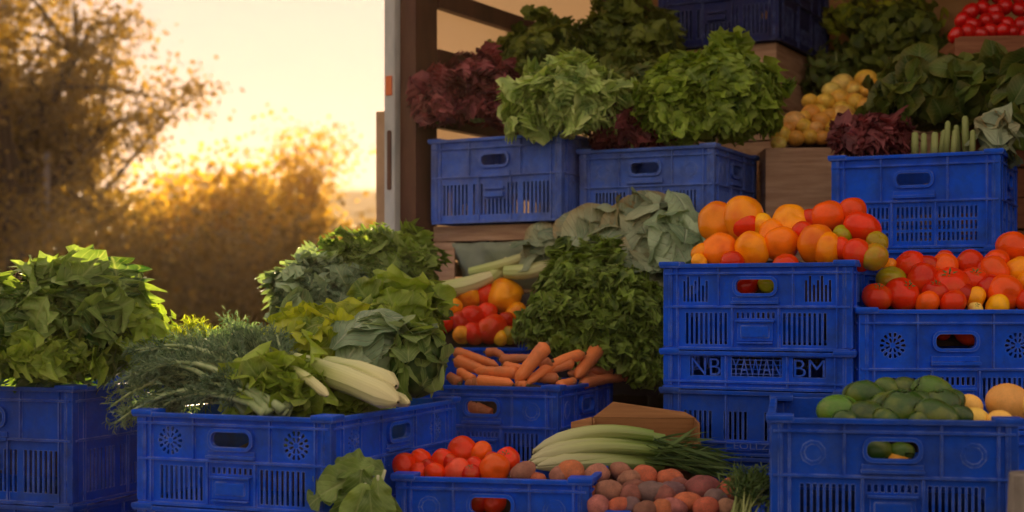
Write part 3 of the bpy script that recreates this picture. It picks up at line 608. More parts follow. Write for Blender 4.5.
def leafarr(P, D, N, L, W, rng, curl=.3, cup=.2, ruf=.3, freq=3., shape='broad', lobe=0., lobef=3., nu=8, nv=5, twist=.0, wander=.0):
    n = len(P); s = np.linspace(0, 1, nu); t = np.linspace(-1, 1, nv)
    D = nrmz(D); N = N - (N * D).sum(-1, keepdims=True) * D; N = nrmz(N); S = np.cross(D, N)
    L = np.broadcast_to(np.asarray(L, float), (n,)); W = np.broadcast_to(np.asarray(W, float), (n,)); curl = np.broadcast_to(np.asarray(curl, float), (n,)) * rng.uniform(.4, 1.6, n)
    w = SH[shape](s)[None, :] * W[:, None]
    if lobe: w = w * (1 + lobe * np.sin(2 * np.pi * lobef * s[None, :] + rng.uniform(0, 6, (n, 1))))
    ph = rng.uniform(0, 6.28, (n, 1, 2)); sgn = (t > 0).astype(int)
    A = np.sin(2 * np.pi * freq * s[None, :, None] + ph[:, :, 0:1] + 2.1 * sgn[None, None, :]) + .6 * np.sin(2 * np.pi * freq * 1.9 * s[None, :, None] + ph[:, :, 1:2] + 1.3 * t[None, None, :])
    at_ = np.abs(t)[None, None, :]
    hN = cup * w[:, :, None] * at_ ** 2 + ruf * W[:, None, None] * at_ ** 1.4 * A * (SH[shape](s)[None, :, None] > .1)
    hN = hN - (curl[:, None] * L[:, None] * s[None, :] ** 2)[:, :, None]
    if wander: hN = hN + wander * L[:, None, None] * np.sin(5 * s[None, :, None] + ph[:, :, 0:1])
    sh = s[None, :] * (1 - .35 * np.clip(np.abs(curl)[:, None], 0, 1.4) * s[None, :]) 
    pos = P[:, None, None, :] + D[:, None, None, :] * (L[:, None] * sh)[:, :, None, None] + S[:, None, None, :] * (w[:, :, None] * t[None, None, :])[..., None] + N[:, None, None, :] * hN[..., None]
    col = np.zeros((n, nu, nv, 4)); col[..., 0] = rng.uniform(0, 1, (n, 1, 1)); col[..., 1] = (t * .5 + .5)[None, None, :]; col[..., 2] = s[None, :, None]; col[..., 3] = 1
    b = (np.arange(n) * nu * nv)[:, None, None]; i = np.arange(nu - 1)[None, :, None]; j = np.arange(nv - 1)[None, None, :]
    q = b + i * nv + j; F_ = np.stack([q, q + 1, q + nv + 1, q + nv], -1).reshape(-1, 4)
    return pos.reshape(-1, 3), F_, col.reshape(-1, 4)
def npmesh(name, chunks, mat, parent=None, loc=(0, 0, 0), smooth=True):
    V = []; Fc = []; C_ = []; b = 0
    for v, f, c in chunks: V.append(v); Fc.append(f + b); C_.append(c); b += len(v)
    V = np.concatenate(V); Fc = np.concatenate(Fc); C_ = np.concatenate(C_)
    m = bpy.data.meshes.new(name); m.vertices.add(len(V)); m.vertices.foreach_set('co', (V - np.array(loc) if parent is None else V).astype(np.float32).ravel())
    m.loops.add(len(Fc) * 4); m.loops.foreach_set('vertex_index', Fc.astype(np.int32).ravel())
    m.polygons.add(len(Fc)); m.polygons.foreach_set('loop_start', np.arange(0, len(Fc) * 4, 4, dtype=np.int32)); m.polygons.foreach_set('loop_total', np.full(len(Fc), 4, dtype=np.int32))
    m.polygons.foreach_set('use_smooth', np.full(len(Fc), smooth)); m.update(); m.validate()
    a = m.color_attributes.new('leaf', 'FLOAT_COLOR', 'POINT'); a.data.foreach_set('color', C_.astype(np.float32).ravel())
    m.materials.append(M[mat]); return link(name, m, parent, loc if parent is None else (0, 0, 0))
def shell(rng, n, r, zmin=-.35, f=(.72, 1.02), lump=.12, front=None):
    d = nrmz(rng.normal(size=(n * 4, 3))); d = d[d[:, 2] > zmin][:n]
    lum = 1 + lump * (np.sin(d[:, 0] * 7 + r[0] * 90) + np.sin(d[:, 1] * 6 + 1) + np.sin(d[:, 2] * 8 + r[1] * 50)) / 1.8
    p = d * np.array(r) * (rng.uniform(f[0], f[1], len(d)) * lum)[:, None]
    return p, nrmz(d / np.array(r))
def bunch(name, label, cat, c, r, n, mat, seed, group=None, L=(.05, .09), wr=.55, stand=.35, up=1.0, jit=.5, tilt=.4, zmin=-.35, f=(.66, 1.13), lump=.2, stem='stem', stems=14, part='leaves', foot=None, core=True, **kw):
    rng = np.random.default_rng(seed); c = Vector(c); root = Vector((c.x, c.y, c.z - r[2] * .8)) if foot is None else Vector(foot)
    o = empty(name, root); tag(o, label, cat, group)
    cl = np.array(c - root)
    p, N0 = shell(rng, n, r, zmin, f, lump); n = len(p)
    Z = np.array([0, 0, 1.0]); tan = Z * up - (N0 @ Z * up)[:, None] * N0 + rng.normal(size=(n, 3)) * jit; tan = tan - (tan * N0).sum(-1, keepdims=True) * N0
    D = nrmz(nrmz(tan) * (1 - stand) + N0 * stand); N = nrmz(N0 + rng.normal(size=(n, 3)) * tilt)
    Ls = rng.uniform(L[0], L[1], n)
    ch = [leafarr(p + cl - D * Ls[:, None] * .55, D, N, Ls, Ls * wr * rng.uniform(.75, 1.25, n), rng, **kw)]
    if core:
        m2 = n // 2; p2, N2 = shell(rng, m2, tuple(x * .72 for x in r), -.9, (.6, 1.0)); D2 = nrmz(rng.normal(size=p2.shape)); L2 = rng.uniform(L[0], L[1], len(p2))
        ch.append(leafarr(p2 + cl, D2, N2, L2, L2 * wr, rng, **kw))
    npmesh(part, ch, mat, o)
    if stems:
        sb = MB(); rs = random.Random(seed)
        for k in range(stems):
            a = rs.uniform(0, 6.28); q = rs.uniform(.2, .8); e = Vector((cl[0] + r[0] * q * math.cos(a), cl[1] + r[1] * q * math.sin(a), cl[2] + r[2] * rs.uniform(.1, .75)))
            b_ = Vector((rs.uniform(-.02, .02), rs.uniform(-.02, .02), 0)); mid = (b_ + e) / 2 + Vector((0, 0, -.02))
            sb.tube([b_, mid, e], [.005, .004, .002], 6)
        sb.build('stems', stem, o)
    return o
# ------------------------------------------------------------------ greens
kale = dict(ruf=.55, freq=3.6, shape='disc', lobe=.20, lobef=4.5, nu=15, nv=11, curl=.7, cup=.4)
frill = dict(ruf=.36, freq=4.4, shape='disc', lobe=.10, lobef=6, nu=21, nv=13, curl=.9, cup=.4)
smoothl = dict(ruf=.14, freq=1.3, shape='broad', nu=8, nv=5, curl=.5, cup=.25)
parsl = dict(ruf=.34, freq=2.8, shape='disc', lobe=.26, lobef=4.2, nu=17, nv=11, curl=.7, cup=.3)
GL = 'leafy lettuces in the far left crate'
# far left lettuce heap
for i, (px, py, y, r, n, s, lab, m, L) in enumerate([
    (14, 332, 3.04, (.14, .13, .10), 190, 1, 'broad leafy lettuce at the left edge of the far left crate', 'chard', (.075, .125)),
    (80, 330, 3.06, (.13, .14, .125), 230, 2, 'tallest leafy green lettuce in the far left crate', 'chard', (.08, .135)),
    (130, 342, 3.10, (.08, .11, .085), 130, 3, 'yellow-green lettuce at the right end of the far left crate', 'lettuce_bright', (.055, .09)),
    (36, 356, 2.95, (.13, .08, .04), 130, 4, 'low leafy lettuce over the rim of the far left crate', 'lettuce_bright', (.05, .085))]):
    bunch('lettuce', lab, 'lettuce', at(px, py, y), r, n, m, s, GL, L=L, wr=.5, stand=.55, jit=.7, tilt=.75, f=(.55, 1.12), lump=.22, zmin=-.5, stem='stem_pale', ruf=.34, freq=3.4, shape='disc', lobe=.26, lobef=4.5, nu=24, nv=13, curl=.6, cup=.2)
# green leaf heap before the truck post
for px, py, y, r, n, s, lab, m in [
    (312, 300, 3.45, (.10, .10, .10), 240, 11, 'blue-green leafy bunch at the left end of the dark leaf heap', 'blue_green'),
    (365, 285, 3.58, (.13, .11, .12), 330, 12, 'tall bright green leafy bunch in the dark leaf heap', 'chard'),
    (396, 278, 3.66, (.115, .10, .12), 300, 13, 'dark green leafy bunch beside the foot of the truck post', 'kale'),
    (352, 318, 3.42, (.12, .08, .08), 220, 14, 'blue-green leafy bunch low in front of the heap', 'blue_green'),
    (408, 304, 3.62, (.06, .07, .09), 160, 15, 'small dark bunch at the right end of the leaf heap', 'chard')]:
    bunch('leaf_bunch', lab, 'leafy greens', at(px, py, y), r, n, m, s, 'leafy bunches heaped before the truck post', L=(.038, .065), wr=.6, stand=.45, jit=.7, tilt=.5, **parsl)
# front left crate: yellow-green lettuce, low lettuce, cabbage
for px, py, y, r, n, s, lab, m, L in [
    (318, 340, 3.10, (.11, .09, .07), 80, 21, 'yellow-green lobed lettuce behind the pale celery', 'yellow_green', (.06, .10)),
    (280, 394, 2.80, (.07, .06, .045), 70, 22, 'lettuce drooping over the rim beside the celery stalks', 'lettuce_bright', (.08, .13)),
    (340, 404, 2.88, (.09, .08, .03), 60, 24, 'low green lettuce lying under the pale celery stalks', 'lettuce_bright', (.06, .09)),
    (394, 320, 3.30, (.10, .10, .08), 90, 23, 'green leafy head rising behind the big cabbage leaves', 'lettuce_bright', (.07, .11))]:
    bunch('lettuce', lab, 'lettuce', at(px, py, y), r, n, m, s, 'lettuces in the dill and celery crate', L=L, wr=.5, stand=.45, jit=.7, tilt=.5, **dict(smoothl, shape='round', ruf=.30, freq=2.2, lobe=.2, lobef=3, nu=16, nv=9))
def head(name, label, cat, c, r, mat, seed, n=16, L=.16, group=None, stem='stem_pale', outward=.35, droop=.5, wr=.45, tone=None, span=(0, 6.28), low=-.3, **kw):
    """big-leaved head: wrapped leaves over a core"""
    rng = np.random.default_rng(seed); c = Vector(c); o = empty(name, (c.x, c.y, c.z - r[2])); tag(o, label, cat, group)
    a = rng.uniform(span[0], span[1], n); el = rng.uniform(low, 1.2, n)
    d = np.stack([np.cos(a) * np.cos(el), np.sin(a) * np.cos(el), np.sin(el)], -1); rr_ = np.array(r)
    N = nrmz(d / rr_ + rng.normal(size=(n, 3)) * .25); Z = np.array([0, 0, 1.0]); t_ = Z - (N @ Z)[:, None] * N + rng.normal(size=(n, 3)) * .35; t_ = nrmz(t_ - (t_ * N).sum(-1, keepdims=True) * N)
    D = nrmz(t_ + N * outward); Ls = L * rng.uniform(.75, 1.2, n); p = d * rr_ * rng.uniform(.8, 1, (n, 1)) - D * Ls[:, None] * .5
    k = dict(ruf=.12, freq=1.6, shape='broad', nu=16, nv=11, curl=droop, cup=-.1, wander=.04); k.update(kw)
    npmesh('leaves', [leafarr(p + np.array([0, 0, r[2]]), D, N, Ls, Ls * wr, rng, **k)], mat, o)
    cm = MB(); vs = []; n1, n2 = 18, 12
    for i in range(n2 + 1):
        for j in range(n1):
            u, v = math.pi * i / n2, 2 * math.pi * j / n1; q = .86 + .05 * math.sin(4 * v + 3 * u); vs.append((r[0] * q * math.sin(u) * math.cos(v), r[1] * q * math.sin(u) * math.sin(v), r[2] * (1 + q * math.cos(u))))
    cm.add(vs, [(i * n1 + j, i * n1 + (j + 1) % n1, (i + 1) * n1 + (j + 1) % n1, (i + 1) * n1 + j) for i in range(n2) for j in range(n1)], True); cm.build('heart', mat, o)
    return o
head('cabbage', 'pale blue-green cabbage with big veined leaves beside the celery', 'cabbage', at(376, 352, 3.04), (.085, .07, .085), 'cabbage', 31, 26, .16, 'cabbages in the dill and celery crate', wr=.42, outward=.2, low=-.1)
head('cabbage', 'upright green cabbage at the right end of the celery crate', 'cabbage', at(416, 362, 3.02), (.072, .07, .085), 'chard', 32, 26, .16, 'cabbages in the dill and celery crate', wr=.38, outward=.3)
head('cabbage', 'upright pale cabbage leaf at the left of the leaf heap', 'cabbage', at(296, 318, 3.28), (.04, .04, .055), 'cabbage', 33, 8, .13, None, wr=.3)
# chard bunch on the table
ch_o = empty('chard', at(368, 520, 2.56)); tag(ch_o, 'dark green chard hanging between the celery crate and front tomatoes', 'chard'); rng = np.random.default_rng(8)
PX = [(372, 466, 2.60), (362, 470, 2.575), (350, 478, 2.60), (378, 476, 2.56), (365, 484, 2.55), (385, 470, 2.60), (345, 472, 2.62), (370, 490, 2.54), (355, 494, 2.56), (384, 492, 2.57)]
DX = [(-.55, -.25, -.25), (-.15, -.3, -1), (-.8, -.2, -.35), (.1, -.2, -1), (-.3, -.35, -1), (-.9, -.1, .15), (-.6, 0, -1), (.1, -.2, -1), (-.5, -.2, -.9), (.15, -.1, -1)]
o0 = np.array(ch_o.location); npmesh('leaves', [leafarr(np.array([tuple(at(*q)) for q in PX]) - o0, np.array(DX), np.array([(-.1, -1, .5)] * 10) + rng.normal(size=(10, 3)) * .3, rng.uniform(.09, .13, 10), rng.uniform(.032, .045, 10), rng, ruf=.2, freq=2.4, shape='broad', nu=22, nv=13, curl=.25, cup=.25, wander=.05)], 'chard', ch_o)
sb = MB()
for q in PX[:7]: sb.tube([Vector((0, .03, 0)), (at(*q) - ch_o.location) * .5 + Vector((0, .03, 0)), at(*q) - ch_o.location], [.006, .005, .003], 6)
sb.build('stems', 'stem_pale', ch_o)
# long cabbages on the truck edge
GC = 'grey-green cabbages spilling over the truck edge'
for px, py, y, r, s, lab, L, m in [
    (552, 250, 4.02, (.09, .06, .07), 41, 'grey-green cabbage left of the pile beside the pale stalks', .17, 'savoy'),
    (590, 240, 3.92, (.10, .07, .08), 42, 'large grey-green cabbage left of middle in the cabbage pile', .2, 'savoy'),
    (642, 228, 3.86, (.12, .08, .10), 43, 'tallest grey-green cabbage below the middle truck crate', .22, 'savoy'),
    (680, 245, 3.74, (.08, .07, .10), 44, 'grey-green cabbage right beside the orange fruits', .18, 'cabbage'),
    (628, 268, 3.78, (.11, .06, .06), 45, 'brown-edged grey-green cabbage low above the curly kale', .19, 'savoy')]:
    head('cabbage', lab, 'cabbage', at(px, py, y), r, m, s, 20, L, GC, wr=.4, outward=-.1, droop=.35, low=-.2, ruf=.09, span=(math.pi, 2 * math.pi), nu=20, nv=13)
# curly kale
for px, py, y, r, n, s, lab in [
    (592, 300, 3.68, (.13, .11, .13), 950, 51, 'tallest bright curly kale bunch behind the carrots'),
    (560, 322, 3.64, (.09, .09, .09), 520, 52, 'curly kale bunch at the left, touching the yellow tomatoes'),
    (630, 325, 3.64, (.10, .10, .12), 720, 53, 'curly kale bunch at the right beside the blue stack'),
    (598, 346, 3.58, (.10, .06, .065), 420, 54, 'low curly kale bunch just above the carrots'),
    (648, 362, 3.60, (.055, .07, .07), 320, 55, 'dark curly kale bunch drooping over the carrot crate side')]:
    bunch('kale_bunch', lab, 'kale', at(px, py, y), r, n, 'kale', s, 'curly kale bunches behind the carrots', L=(.024, .042), wr=.62, stand=.6, jit=.9, tilt=.7, lump=.2, zmin=-.8, **kale)
# truck: purple, frilly, bright leaves
for px, py, y, r, n, s, lab, m, kw in [
    (440, 100, 4.18, (.08, .09, .09), 150, 61, 'purple lettuce at the left, against the truck post', 'purple', frill),
    (478, 92, 4.22, (.11, .10, .11), 200, 62, 'larger purple lettuce on the hazy blue crate beside the truck wall', 'purple', frill),
    (512, 108, 4.15, (.08, .08, .07), 120, 63, 'purple lettuce half hidden behind the frilly green lettuce', 'purple', frill),
    (568, 104, 3.98, (.15, .12, .12), 300, 64, 'pale green frilly lettuce hanging over the hazy blue truck crate', 'lettuce', frill),
    (632, 130, 4.02, (.10, .09, .06), 110, 65, 'small purple lettuce between frilly lettuce and bright leaves', 'purple', frill),
    (545, 62, 4.5, (.16, .12, .12), 420, 66, 'dark green leafy bush at the back beside the truck wall', 'herb', parsl),
    (620, 50, 4.6, (.17, .14, .14), 440, 67, 'dark green leafy bush at the back below the truck corner beam', 'herb', parsl),
    (635, 92, 4.35, (.12, .1, .10), 260, 68, 'olive green leafy bunch behind the frilly lettuce', 'dark_leaf', parsl),
    (716, 98, 4.0, (.15, .12, .135), 620, 69, 'tall bright green leafy bunch on the middle truck crate', 'lettuce_bright', parsl),
    (672, 112, 3.95, (.09, .09, .09), 260, 70, 'bright green leafy bunch at the left end of the middle truck crate', 'lettuce_bright', parsl),
    (744, 112, 4.02, (.08, .10, .09), 280, 71, 'bright leafy bunch beside the golden potatoes', 'lettuce_bright', parsl)]:
    bunch('lettuce', lab, 'lettuce', at(px, py, y), r, n, m, s, 'lettuces and leaf bunches on the truck crates', L=((.045, .075) if m == 'purple' else (.042, .08)), wr=.58, stand=.5, jit=.7, tilt=.5, zmin=-.6, **kw)
for px, py, y, r, n, s, lab, m, kw, L in [
    (872, 138, 3.78, (.10, .08, .06), 190, 72, 'dark red leaf lettuce at the left end of the asparagus crate', 'purple', frill, (.04, .07)),
    (930, 95, 3.95, (.15, .10, .10), 170, 73, 'dark green broad leaves behind the asparagus', 'dark_leaf', smoothl, (.07, .12)),
    (985, 95, 3.95, (.14, .10, .10), 150, 74, 'dark green broad leaves below the radish box', 'dark_leaf', smoothl, (.07, .12)),
    (893, 112, 3.98, (.06, .08, .06), 80, 75, 'dark green leaves beside the golden potatoes', 'dark_leaf', smoothl, (.06, .1)),
    (1030, 110, 3.75, (.10, .10, .12), 110, 76, 'dark green leaves at the right edge of the asparagus crate', 'dark_leaf', smoothl, (.07, .11))]:
    bunch('leaf_bunch', lab, 'leafy greens', at(px, py, y), r, n, m, s, 'leafy bunches on the asparagus crate', L=L, wr=.5, stand=.4, jit=.7, tilt=.5, zmin=-.6, **kw)
bunch('herb_bush', 'tall olive green herb bush at the back of the truck', 'herbs', at(895, 52, 4.78), (.20, .15, .17), 700, 'herb', 77, L=(.035, .06), wr=.4, stand=.5, jit=.8, zmin=-.8, f=(.6, 1.05), **dict(smoothl, nu=5, nv=3))
bunch('herb_bush', 'feathery dark herb bunch beside the dark blue crate', 'herbs', at(832, 80, 4.80), (.12, .10, .12), 300, 'dark_leaf', 78, L=(.03, .055), wr=.3, stand=.5, jit=.8, zmin=-.8, f=(.5, 1.05), **dict(smoothl, nu=5, nv=3))
bunch('herb_bush', 'yellowish leafy herbs under the truck back wall at top', 'herbs', at(880, 18, 4.95), (.20, .10, .07), 300, 'yellow_green', 79, L=(.035, .06), wr=.4, stand=.4, jit=.8, zmin=-.8, foot=(1.3, 4.9, 1.8), **dict(smoothl, nu=5, nv=3))
# big cabbage leaf on asparagus crate
head('cabbage', 'large grey-green cabbage on the asparagus crate corner', 'cabbage', at(996, 134, 3.60), (.055, .05, .065), 'savoy', 35, 12, .13, None, wr=.45, outward=0, span=(math.pi, 2 * math.pi))
# ------------------------------------------------------------------ stalks
def stalk(pts, rad, mat='stem_pale', n=12, ribs=5):
    mb = MB().tube(pts, rad, n)
    m = mb.mesh('stalk', mat)
    return m
def spline(p0, p1, sag=0, k=7, side=(0, 0, 0)):
    p0, p1 = Vector(p0), Vector(p1); s = Vector(side)
    return [p0.lerp(p1, i / (k - 1)) + (Vector((0, 0, -1)) * sag + s) * math.sin(math.pi * i / (k - 1)) for i in range(k)]
GS = 'pale celery stalks in the front left crate'
for i, (a, b, ya, yb, r, lab, cm) in enumerate([
    ((296, 364), (398, 402), 2.88, 2.66, .026, 'long thick pale celery stalk with the lowest blunt end', 1), ((328, 366), (396, 386), 2.90, 2.72, .023, 'pale celery stalk lying on top of the longer one', 1),
    ((350, 386), (409, 404), 2.92, 2.74, .014, 'short thin pale celery stalk tip beside the thick one', 1), ((290, 356), (345, 384), 2.94, 2.80, .012, 'thin pale celery stalk behind the thick ones', 1),
    ((286, 366), (328, 396), 2.80, 2.68, .010, 'thin pale stalk among the lettuce leaves in the celery crate', 1)]):
    p0, p1 = at(*a, ya), at(*b, yb); k = 9; pts = spline(p0, p1, -.006, k)
    rad = [r * (.75 + .25 * math.sin(.5 + 1.1 * j / (k - 1)) + .04 * math.sin(j * 2)) for j in range(k)]; rad[-1] = r * .55; rad[-2] = r * .97
    pts[-1] = pts[-2].lerp(pts[-1], .75)
    o = empty('celery_stalk', p0); npmesh('stalk', [nptube([p - p0 for p in [pts[0] - (pts[1] - pts[0]) * .1] + pts + [pts[-1] + (pts[-1]-pts[-2])*.35]], [r * .3] + rad + [r * .12], 28, i, .03, 9)], 'celery', o); tag(o, lab, 'celery', GS)
for i, (a, b, ya, yb, r, lab) in enumerate([((432, 290), (492, 276), 3.98, 4.0, .024, 'pale ribbed stalk lying behind the yellow tomatoes'), ((485, 282), (508, 260), 4.06, 4.12, .020, 'short upright pale stalk behind the yellow tomatoes'),
     ((470, 272), (556, 244), 4.12, 4.02, .016, 'pale green stalk reaching up to the cabbages in the truck'), ((505, 272), (560, 262), 4.0, 3.94, .022, 'pale green stalk between the kale and the cabbages')]):
    p0, p1 = at(*a, ya), at(*b, yb); pts = spline(p0, p1, .01); o = empty('celery_stalk', p0); npmesh('stalk', [nptube([p - p0 for p in pts], [r * q for q in (.8, .95, 1, 1, .95, .85, .6)], 28, i, .05, 8)], 'celery', o); tag(o, lab, 'celery', 'pale stalks on the truck edge')
# asparagus stubs
for i, (px, top, w, lean) in enumerate([(915, 132, 6, 0), (924, 133, 5, 0), (934, 132, 6, 1), (941, 130, 5, 3), (946, 121, 5, 2), (953, 130, 5, 2), (959, 125, 5, -3), (966, 116, 6, -1), (972, 130, 5, 1)]):
    y = 3.68 - .05 * (i % 3); a, b = at(px, 156, y), at(px + lean, top, y); r = w * y / F / 2 * 1.25
    o = MB().tube([Vector((0, 0, 0)), (b - a) * .5, (b - a) * .95, (b - a)], [r, r, r * .85, r * .4], 8).build('asparagus_spear', 'stem', None, a)
    tag(o, f'green asparagus spear, {["first","second","third","fourth","fifth","sixth","seventh","eighth","ninth"][i]} from the left in the truck crate', 'asparagus', 'green spears in the asparagus crate')
# ------------------------------------------------------------------ dill and feathery things
def fronds(name, label, cat, base, ends, seed, mat='dill', stemmat='dill_stem', r0=.0058, fl=.045, dens=60, group=None, droop=.05, bare=.5, wid=.0012):
    rs = random.Random(seed); rng = np.random.default_rng(seed); base = Vector(base); o = empty(name, base); tag(o, label, cat, group)
    sb = MB(); P = []; D = []; L = []
    for e in ends:
        e = Vector(e) - base; st = Vector((rs.uniform(-.03, .03), rs.uniform(-.03, .03), rs.uniform(-.01, .01))); mid = st.lerp(e, .5) + Vector((0, 0, droop * rs.uniform(.6, 1.4)))
        pts = [(st * (1 - t) ** 2 + mid * 2 * t * (1 - t) + e * t * t) for t in [i / 9 for i in range(10)]]
        sb.tube(pts, [r0 * (1.25 - .095 * i) for i in range(10)], 6)
        for q in range(dens):
            t = bare + (1 - bare) * rs.random() ** .8; i = min(8, int(t * 9)); c = pts[i].lerp(pts[i + 1], t * 9 - i); ax = (pts[i + 1] - pts[i]).normalized()
            rd = Vector((rs.gauss(0, 1), rs.gauss(0, 1), rs.gauss(0, 1))).normalized(); d = (ax * .9 + rd * .9).normalized(); lq = fl * (1.15 - t * .5) * rs.uniform(.5, 1.2)
            P.append(c); D.append(d); L.append(lq)
            for z in range(3):
                u = rs.uniform(.3, .9); rd2 = Vector((rs.gauss(0, 1), rs.gauss(0, 1), rs.gauss(0, 1))).normalized(); P.append(c + d * lq * u); D.append((d * .8 + rd2 * .8).normalized()); L.append(lq * .45)
    sb.build('stems', stemmat, o)
    P = np.array(P); D = np.array(D); L = np.array(L)
    npmesh('fronds', [leafarr(P, D, rng.normal(size=P.shape), L, wid, rng, curl=.25, cup=0, ruf=0, shape='blade', nu=4, nv=2)], mat, o)
    return o
rs = random.Random(5)
def ends(box, y, n):
    return [at(rs.uniform(box[0], box[2]), rs.uniform(box[1], box[3]), rs.uniform(*y)) for _ in range(n)]
GD = 'feathery dill bunches in the front left crate'
fronds('dill_bunch', 'dill bunch drooping over the left end of the crate', 'dill', at(262, 408, 2.78), ends((112, 365, 165, 425), (2.78, 2.95), 20) + ends((130, 350, 180, 380), (2.85, 3.0), 16), 1, group=GD, droop=.09)
fronds('dill_bunch', 'dill bunch fanning up left behind the lettuce', 'dill', at(278, 408, 2.78), ends((150, 335, 215, 365), (2.85, 3.05), 26) + ends((185, 345, 235, 385), (2.8, 3.0), 8), 2, group=GD, droop=.03)
fronds('dill_bunch', 'dill bunch standing tallest at the right', 'dill', at(288, 404, 2.80), ends((212, 318, 285, 350), (2.9, 3.1), 34), 3, group=GD, droop=.0)
fronds('dill_bunch', 'short pale dill bunch lying at the crate front', 'dill', at(275, 412, 2.72), ends((175, 375, 235, 395), (2.72, 2.85), 16), 4, group=GD, droop=.02, r0=.008, bare=.7)
fronds('dill_bunch', 'small reddish-tipped dill bunch at the back of the crate', 'dill', at(225, 390, 3.0), ends((172, 322, 215, 345), (3.0, 3.15), 12), 6, 'yellow_green', 'stem', group=GD, droop=0, fl=.035)
# leek bundle behind the potatoes
lk = empty('leek_bundle', at(600, 462, 2.93)); tag(lk, 'pale leek bundle with dark green tops lying behind the potatoes', 'leeks'); L0 = lk.location
sb = MB(); rs = random.Random(11)
for k in range(9):
    u = k / 8; a = at(528 + rs.uniform(0, 16), 468 - 17 * u, 2.84 + .05 * u + rs.uniform(0, .02)) - L0; b = at(rs.uniform(648, 664), 466 - 30 * u, 2.92 + rs.uniform(-.01, .03)) - L0
    pts = [a.lerp(b, i / 9) + Vector((0, 0, (.010 + .012 * u) * math.sin(math.pi * i / 9))) for i in range(10)]; q = rs.uniform(1.15, 1.4)
    npmesh('stalk', [nptube(pts, [q * f_ for f_ in (.002, .009, .0125, .0125, .012, .0115, .011, .0105, .010, .009)], 20, k, .04, 6)], 'leek', lk)
P = []; D = []; Ls = []
for k in range(190):
    y = rs.uniform(2.88, 2.98); a = at(rs.uniform(642, 665), rs.uniform(438, 466), y); b = at(rs.uniform(700, 752), rs.uniform(448, 480), y + rs.uniform(-.04, .04)); 
    if rs.random() < .15: b = at(rs.uniform(680, 720), rs.uniform(425, 445), y)
    P.append(a - L0); D.append((b - a).normalized()); Ls.append((b - a).length)
P = np.array(P); D = np.array(D); Ls = np.array(Ls); rng = np.random.default_rng(3)
npmesh('leaves', [leafarr(P, D, rng.normal(size=P.shape) + np.array([0, 0, 1.5]), Ls, .0028, rng, curl=.12, cup=.3, ruf=0, shape='blade', nu=8, nv=3, wander=.02)], 'leek_green', lk)
# scallions at the corner of the potato crate
fronds('chive_bunch', 'green feathery chives beside the mango crate at the bottom', 'chives', at(742, 520, 2.50), [at(random.Random(i).uniform(735, 772), random.Random(i + 50).uniform(474, 500), 2.50 + .004 * (i % 12)) for i in range(34)], 9, 'leek_green', 'stem', r0=.002, fl=.05, dens=9, droop=.01)
# ------------------------------------------------------------------ round produce
def ball(kind, seed, nu=28, nv=18):
    rs = random.Random(seed); ph = [rs.uniform(0, 6.28) for _ in range(6)]; vs = []; fs = []
    for i in range(nv + 1):
        for j in range(nu):
            u, v = math.pi * i / nv, 2 * math.pi * j / nu; x, y, z = math.sin(u) * math.cos(v), math.sin(u) * math.sin(v), math.cos(u); q = 1.
            if kind == 'tomato':
                q = 1 + .022 * math.sin(5 * v + ph[0]) * math.sin(u) * (1 + z) / 1.4 + .025 * math.sin(2 * v + ph[1]) * math.sin(u); z *= .86; q *= 1 - .16 * math.exp(-((u) / .32) ** 2) - .05 * math.exp(-((math.pi - u) / .3) ** 2)
            elif kind == 'ribbed':
                q = 1 + .02 * math.cos(6 * v + ph[0]) * math.sin(u) + .035 * math.sin(2 * v + ph[1]) * math.sin(u); z *= .82; q *= 1 - .14 * math.exp(-((u) / .35) ** 2)
            elif kind == 'potato':
                x *= 1.16; z *= .86; q = 1 + .07 * math.sin(2 * v + ph[0]) * math.sin(u) + .05 * math.sin(3 * u + ph[1]) + .03 * math.sin(4 * v + 3 * u + ph[2])
            elif kind == 'goldpot':
                x *= 1.08; z *= .94; q = 1 + .03 * math.sin(2 * v + ph[0]) * math.sin(u) + .02 * math.sin(3 * u + ph[1])
            elif kind == 'mango':
                x *= 1.16; z *= .88; q = 1 + .06 * x + .03 * math.sin(2 * v + 2 * u + ph[0]) + .05 * math.exp(-(x - 1.2) ** 2 * 8)
            elif kind == 'melon':
                x *= 1.12; q = 1 + .012 * math.sin(8 * v + ph[0]) * math.sin(u)
            elif kind == 'pepper':
                z *= 1.12; q = 1 + .05 * math.cos(4 * v) * math.sin(u) - .10 * z
            vs.append((x * q, y * q, z * q))
    fs = [(i * nu + j, (i + 1) * nu + j, (i + 1) * nu + (j + 1) % nu, i * nu + (j + 1) % nu) for i in range(nv) for j in range(nu)]
    return vs, fs
def ballmesh(kind, seed, mat):
    vs, fs = ball(kind, seed); m = MB().add(vs, fs, True).mesh(kind, mat)
    bm = bmesh.new(); bm.from_mesh(m); bmesh.ops.remove_doubles(bm, verts=bm.verts, dist=1e-4); bmesh.ops.recalc_face_normals(bm, faces=bm.faces); bm.to_mesh(m); bm.free(); return m
BALL = {k: [ballmesh(g, s + 17 * i, m) for i in range(4)] for k, (g, s, m) in dict(tomato=('tomato', 1, 'tomato'), orange=('ribbed', 2, 'yellow_skin'), potato=('potato', 3, 'potato'), goldpot=('goldpot', 4, 'gold_potato'), mango=('mango', 5, 'avocado'), melon=('melon', 6, 'melon'), radish=('tomato', 7, 'radish'), pepper=('pepper', 8, 'yellow_skin')).items()}
